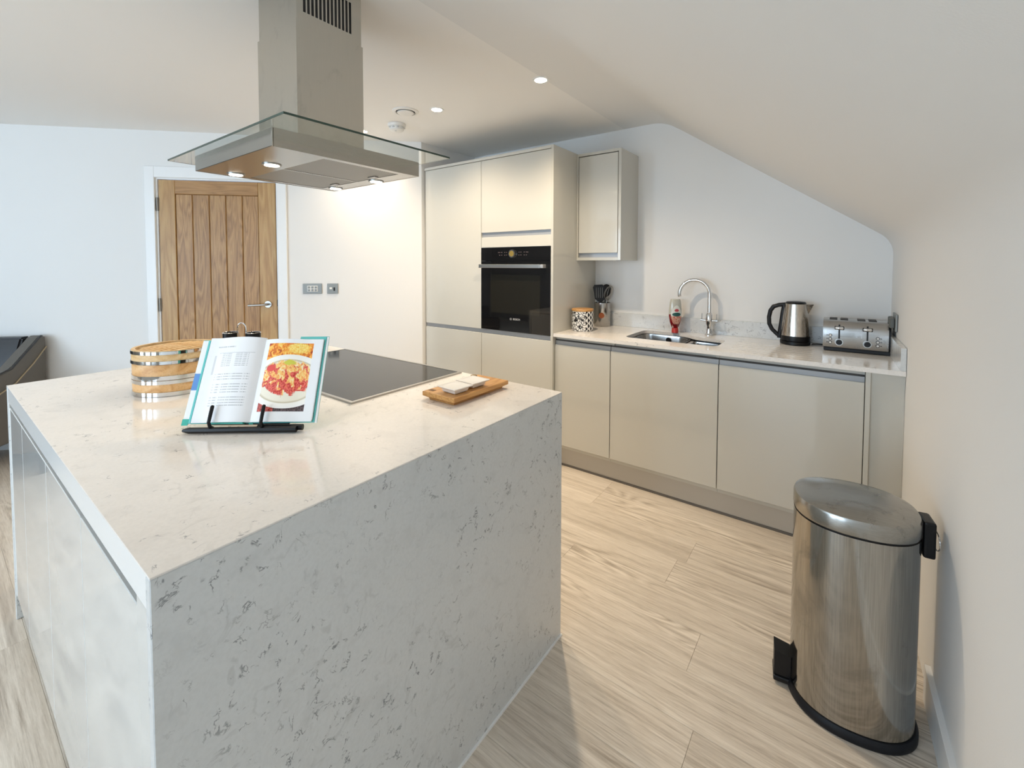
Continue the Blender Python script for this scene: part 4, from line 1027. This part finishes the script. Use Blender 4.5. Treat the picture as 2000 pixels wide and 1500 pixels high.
obj('cover_flap', box(new(), 0.262, 0.347, BH - 0.0055, BH + 0.008, 0.0, 0.0030, 0.0008), MAT['cover'], bk)
obj('spine', box(new(), xg - 0.0055, xg + 0.0055, 0.0, BH, 0.0, 0.0030), MAT['cover_green'], bk)
obj('dust_jacket', box(new(), -0.0180, 0.0045, 0.0022, BH - 0.004, 0.0032, 0.0036), MAT['trim'], bk)
obj('jacket_edge', box(new(), -0.0010, 0.0040, 0.004, BH - 0.004, 0.0038, 0.0062), MAT['cover'], bk)
obj('jacket_edge', box(new(), 0.3365, 0.3405, 0.004, BH + 0.006, 0.0032, 0.0056), MAT['cover'], bk)
obj('jacket_edge', box(new(), 0.3410, 0.3470, 0.002, BH + 0.006, 0.0032, 0.0046), MAT['trim'], bk)
obj('blue_label', box(new(), -0.0178, -0.0015, 0.095, 0.142, 0.0037, 0.0041), MAT['cover_blue'], bk)
obj('corner_flap', box(new(), -0.0190, -0.002, -0.001, 0.016, 0.0042, 0.0052), MAT['cover_green'], bk)
obj('green_edge', box(new(), 0.055, 0.150, 0.001, 0.006, 0.0032, 0.013), MAT['cover_green'], bk)
bs = thing('book_stand', 'black folding book stand holding the open recipe book on the island', 'book stand')
tilted(bs, A + Vector((0, 0, 0.926)))
# world-space parts of the stand are given in the stand's tilted frame through its inverse
inv = bs.matrix_world.inverted()
def in_stand(bm): bmesh.ops.transform(bm, matrix=inv, verts=bm.verts); return bm
zb = 0.0105
def wp(s, d, z): return A + dvec * s + nvec * d + Vector((0, 0, z))
bm = new(); tube(bm, [wp(-0.004, 0.020, WT + zb - 0.002), wp(0.015, 0.022, WT + zb - 0.001), wp(0.30, 0.022, WT + zb - 0.001)], [0.004, 0.0085, 0.0085], 8)
tube(bm, [wp(0.19, 0.010, WT + zb), wp(0.312, 0.010, WT + zb + 0.0)], 0.0085, 8)
obj('base_bar', in_stand(bm), MAT['black'], bs, True)
for s in (0.070, 0.208):
    obj('page_arm', tube(new(), [(s, -0.010, 0.010), (s, -0.006, 0.024), (s, 0.004, 0.0335), (s, 0.045, 0.0335), (s + 0.001, 0.049, 0.0335)], [0.0055, 0.0045, 0.0045, 0.0050, 0.003], 10), MAT['black'], bs, True)
obj('back_rest', box(new(), 0.05, 0.27, 0.0, 0.17, -0.0065, -0.0010, 0.001), MAT['black'], bs)
bm = new()
for s in (0.09, 0.23): tube(bm, [wp(s, -0.055, WT + 0.14), wp(s, -0.135, WT + 0.006)], 0.0045, 8)
obj('back_leg', in_stand(bm), MAT['black'], bs, True)

# black caddy behind the book
cdx, cdy = -2.065, 0.826
cda = math.atan2(0.63, 0.776)
cd = thing('cup_caddy', 'two black cups with chrome rims and an arched chrome handle behind the recipe book', 'caddy', (cdx, cdy, WT), YAW)
for s in (-1, 1):
    cu_ = obj('cup', lathe(new(), [(0.0, 0.0066), (0.028, 0.0066), (0.029, 0.010), (0.029, 0.168), (0.027, 0.168), (0.026, 0.02), (0.0, 0.02)], 36, c=(s * 0.049, 0, 0)), MAT['black'], cd, True)
    bm = new(); tube(bm, [(s * 0.049 + 0.029 * math.cos(2 * PI * i / 32), 0.029 * math.sin(2 * PI * i / 32), 0.169) for i in range(32)], 0.0018, 6, True); obj('cup_rim', bm, MAT['chrome'], cu_, True)
obj('tray', box(new(), -0.082, 0.082, -0.034, 0.034, 0.0005, 0.006, 0.002, 2), MAT['chrome'], cd)
pts = [(-0.0235 + 0.005, 0, 0.006), (-0.0235 + 0.005, 0, 0.170)] + [(-0.0185 * math.cos(PI * i / 10), 0, 0.186 + 0.024 * math.sin(PI * i / 10)) for i in range(11)] + [(0.0185, 0, 0.170), (0.0185, 0, 0.006)]
obj('arched_handle', tube(new(), pts, 0.0028, 10), MAT['chrome'], cd, True)

# serving board and two dishes
bd = thing('serving_board', 'small orange-brown wooden serving board near the right edge of the island top', 'board', (-1.067, 1.165, WT))
bm = new(); x0, x1, y0, y1 = -0.075, 0.075, -0.144, 0.144
tp_ = [(x0, y0), (x1, y0), (x1, y1), (x0, y1)]
lv = []
for (ins, z) in ((0.018, 0.0005), (0.016, 0.006), (0.0, 0.015), (0.0, 0.0275), (0.0012, 0.029)):
    lv.append([bm.verts.new((x + (ins if x < 0 else -ins), y + (ins * 0.9 if y < 0 else -ins * 0.9), z)) for x, y in tp_])
for a_ in range(len(lv) - 1):
    for i in range(4): bm.faces.new((lv[a_][i], lv[a_][(i + 1) % 4], lv[a_ + 1][(i + 1) % 4], lv[a_ + 1][i]))
bm.faces.new(lv[0][::-1]); bm.faces.new(lv[-1])
obj('board_body', bm, MAT['board'], bd)
MAT['notch'] = M('dark_recess_wood', (0.16, 0.075, 0.02), 0.6)  # notch shade painted as a dark flat patch
obj('thumb_notch', box(new(), -0.068, -0.044, -0.125, -0.108, 0.0288, 0.0296, 0.0002), MAT['notch'], bd)
MAT['knob'] = M('olive_wood_knob', (0.24, 0.15, 0.045), 0.4)
obj('corner_knob', cyl(new(), (-0.062, 0.105, 0.0291), (-0.062, 0.105, 0.036), 0.014, 0.012, n=24), MAT['knob'], bd, True)
def dish(loc, label):
    t = thing('square_dish', label, 'dish', loc, math.radians(-3), 'square dishes on the serving board')
    bm = new(); L = []
    for (h, z) in ((0.026, 0.0004), (0.030, 0.004), (0.033, 0.013), (0.041, 0.0175), (0.0435, 0.021), (0.0430, 0.0225), (0.032, 0.0195), (0.0, 0.0188)):
        if h: L.append([bm.verts.new((sx * h, sy * h, z)) for sx, sy in ((-1, -1), (1, -1), (1, 1), (-1, 1))])
    for a_ in range(len(L) - 1):
        for i in range(4): bm.faces.new((L[a_][i], L[a_][(i + 1) % 4], L[a_ + 1][(i + 1) % 4], L[a_ + 1][i]))
    bm.faces.new(L[0][::-1]); bm.faces.new(L[-1])
    bmesh.ops.bevel(bm, geom=bm.edges[:], offset=0.0007, segments=1, affect='EDGES')
    obj('dish_body', bm, MAT['white_ceramic'], t, True, ang=30)
    return t
dish((-1.047, 1.083, WT + 0.0292), 'small white square dish on the serving board, nearer the photographer')
dish((-1.049, 1.175, WT + 0.0292), 'small white square dish on the serving board, farther from the photographer')

# ------------------------------------------------------------------ pedal bin
pb = thing('pedal_bin', 'tall stained steel pedal bin with domed lid against the right wall', 'bin', (0.048, 1.705, 0), math.radians(8))
A_, B_ = 0.155, 0.140
sq = lambda a: 1.0 / (abs(math.cos(a)) ** 2.3 + abs(math.sin(a)) ** 2.3) ** (1 / 2.3)
ASX, ASY = A_, B_
def bl_(prof, mat, name, n=72): return obj(name, lathe(new(), prof, n, sx=ASX, sy=ASY, shape=sq), mat, pb, True)
bl_([(1.03, 0.0005), (1.055, 0.006), (1.055, 0.022), (1.02, 0.030), (0.0, 0.030)], MAT['black_rubber'], 'base_ring')
bl_([(1.0, 0.0305), (1.0, 0.596), (0.0, 0.596)], MAT['steel_bin'], 'body')
bl_([(0.985, 0.5965), (0.985, 0.602), (0.0, 0.602)], MAT['black'], 'lid_gap')
bl_([(1.005, 0.6025), (1.012, 0.607), (1.008, 0.640), (0.985, 0.648), (0.90, 0.653), (0.5, 0.659), (0.0, 0.660)], MAT['steel_lid'], 'lid')
bm = new(); box(bm, ASX * 1.01, ASX + 0.030, -0.035, 0.035, 0.535, 0.640, 0.006, 2)
obj('hinge_housing', bm, MAT['black'], pb)
bm = new(); tube(bm, [(ASX + 0.034 + 0.0 * i, 0.030 * math.cos(2 * PI * i / 24) - 0.015, 0.585 + 0.026 * math.sin(2 * PI * i / 24)) for i in range(24)], 0.0018, 6, True)
o = obj('carry_ring', bm, MAT['chrome'], pb, True)
pd = obj('pedal', box(new(), -ASX - 0.048, -ASX * 0.99, -0.036, 0.036, 0.008, 0.026, 0.004, 2), MAT['black'], pb)
obj('pedal_bracket', prism(new(), [(-ASX - 0.046, 0.027), (-ASX + 0.001, 0.027), (-ASX + 0.001, 0.098), (-ASX - 0.046, 0.108)], -0.030, 0.030, 'y'), MAT['black'], pb)

# ------------------------------------------------------------------ ceiling fittings
first = None
for k, (x, y) in enumerate(SPOTS):  # spots over the run are real; those out of view are added fill
    lab = ['recessed ceiling spotlight over the run, nearest the sloping ceiling', 'recessed ceiling spotlight beside the round air valve', 'recessed ceiling spotlight seen just past the hood chimney'][k] if k < 3 else ['recessed ceiling spotlight above the photographer, right of the island', 'recessed ceiling spotlight above the near left corner of the island', 'recessed ceiling spotlight between the two right-hand windows', 'recessed ceiling spotlight in front of the middle window', 'recessed ceiling spotlight above the seat of the sofa'][k - 3]
    if first is None:
        t = first = thing('ceiling_spotlight', lab, 'spotlight', (x, y, ZC), group='recessed ceiling spotlights')
        bm = new(); n_ = 32; V4 = []
        for (rr, z) in ((0.034, -0.0005), (0.046, -0.0005), (0.045, -0.004), (0.034, -0.003)): V4.append([bm.verts.new((rr * math.cos(2 * PI * i / n_), rr * math.sin(2 * PI * i / n_), z)) for i in range(n_)])
        for a_ in range(4):
            for i in range(n_): bm.faces.new((V4[a_][i], V4[a_][(i + 1) % n_], V4[(a_ + 1) % 4][(i + 1) % n_], V4[(a_ + 1) % 4][i]))
        bmesh.ops.recalc_face_normals(bm, faces=bm.faces)
        obj('bezel', bm, MAT['trim'], t, True)
        obj('lamp_lens', cyl(new(), (0, 0, -0.0005), (0, 0, -0.0025), 0.033, n=28), MAT['lamp'], t, True)
    else: t = dup(first, (x, y, ZC), lab)
    lamp('spot_bulb', 'SPOT', (x, y, ZC - 0.010), SPOT_POWER[k], WARM, spot_size=math.radians(138), spot_blend=1.0, shadow_soft_size=0.03)
av = thing('air_valve', 'round white extract valve in the ceiling beside the smoke alarm', 'vent', (-2.334, 1.954, ZC))
bm = new(); n_ = 40; V4 = []
for (rr, z) in ((0.062, -0.0005), (0.085, -0.0005), (0.082, -0.006), (0.066, -0.010)): V4.append([bm.verts.new((rr * math.cos(2 * PI * i / n_), rr * math.sin(2 * PI * i / n_), z)) for i in range(n_)])
for a_ in range(4):
    for i in range(n_): bm.faces.new((V4[a_][i], V4[a_][(i + 1) % n_], V4[(a_ + 1) % 4][(i + 1) % n_], V4[(a_ + 1) % 4][i]))
bmesh.ops.recalc_face_normals(bm, faces=bm.faces)
obj('outer_ring', bm, MAT['white_plastic'], av, True)
obj('throat', cyl(new(), (0, 0, -0.0005), (0, 0, -0.002), 0.0615, n=32), MAT['dark'], av)
obj('valve_disc', lathe(new(), [(0.0, -0.018), (0.050, -0.016), (0.055, -0.012), (0.054, -0.009), (0.0, -0.009)], 40), MAT['white_plastic'], av, True)
obj('stem', cyl(new(), (0, 0, -0.009), (0, 0, -0.002), 0.012, n=12), MAT['white_plastic'], av)
sa = thing('smoke_alarm', 'round white smoke alarm on the ceiling beside the air valve', 'smoke alarm', (-2.60, 2.095, ZC))
obj('mounting_base', lathe(new(), [(0.0, -0.022), (0.060, -0.022), (0.062, -0.018), (0.062, -0.001), (0.0, -0.001)], 40), MAT['white_plastic'], sa, True)
obj('sensor_head', lathe(new(), [(0.0, -0.052), (0.036, -0.052), (0.050, -0.044), (0.053, -0.0225), (0.0, -0.0225)], 40), MAT['white_plastic'], sa, True)
for k in range(5):
    a_ = math.radians(-100 + k * 35); obj('sensor_slot', box(new(), 0.052 * math.cos(a_) - 0.008, 0.052 * math.cos(a_) + 0.008, 0.052 * math.sin(a_) - 0.008, 0.052 * math.sin(a_) + 0.008, -0.034, -0.028, 0.002), MAT['grey_print'], sa)
obj('test_button', cyl(new(), (0.012, -0.018, -0.0521), (0.012, -0.018, -0.055), 0.007, n=16), MAT['grey_print'], sa, True)

# ------------------------------------------------------------------ sofa by the angled wall (local: x along the wall, -y away from it)
sf = thing('sofa', 'dark grey leather sofa with piped arm against the left wall', 'sofa', LO + LD * 0.262, LANG)
bk_z = 0.85
side = [(-0.03, 0.16), (-0.03, bk_z), (-0.075, bk_z), (-0.30, 0.665), (-0.55, 0.60), (-0.90, 0.585), (-0.92, 0.56), (-0.92, 0.16)]
def sideplate(x0, x1, name, mat, bev=0.012):
    bm = prism(new(), side, x0, x1, 'x'); bmesh.ops.bevel(bm, geom=bm.edges[:], offset=bev, segments=2, affect='EDGES'); return obj(name, bm, mat, sf, True)
sideplate(-0.085, 0.0, 'arm', MAT['leather']); sideplate(-2.0, -1.84, 'arm', MAT['leather'])
pp = [(0.004, y - 0.0, z) for y, z in ((-0.075, bk_z + 0.002), (-0.30, 0.668), (-0.55, 0.603), (-0.90, 0.588))]
obj('piping', tube(new(), pp, 0.006, 8), MAT['leather_dark'], sf, True)
MAT['seam'] = M('tan_seam', (0.42, 0.34, 0.22), 0.5)
obj('seam', tube(new(), [(0.003, -0.035, 0.765), (0.003, -0.14, 0.665), (0.003, -0.28, 0.555), (0.003, -0.5, 0.47), (0.003, -0.9, 0.45)], 0.0045, 8), MAT['seam'], sf, True)
bm = prism(new(), [(-0.035, 0.16), (-0.035, bk_z - 0.005), (-0.11, bk_z - 0.005), (-0.25, 0.45), (-0.25, 0.16)], -1.84, -0.09, 'x'); bmesh.ops.bevel(bm, geom=bm.edges[:], offset=0.012, segments=2, affect='EDGES')
obj('backrest', bm, MAT['leather_dark'], sf, True)
for k in range(2):
    a_ = -1.835 + k * 0.872
    obj('seat_cushion', box(new(), a_, a_ + 0.868, -0.90, -0.255, 0.305, 0.46, 0.03, 3), MAT['leather_dark'], sf, True)
obj('seat_frame', box(new(), -1.838, -0.088, -0.90, -0.255, 0.16, 0.30, 0.01), MAT['leather'], sf)
for x in (-1.92, -0.08):
    for y in (-0.84, -0.10): obj('leg', cyl(new(), (x, y, 0.0), (x, y, 0.159), 0.018, 0.024, n=14), MAT['black'], sf, True)
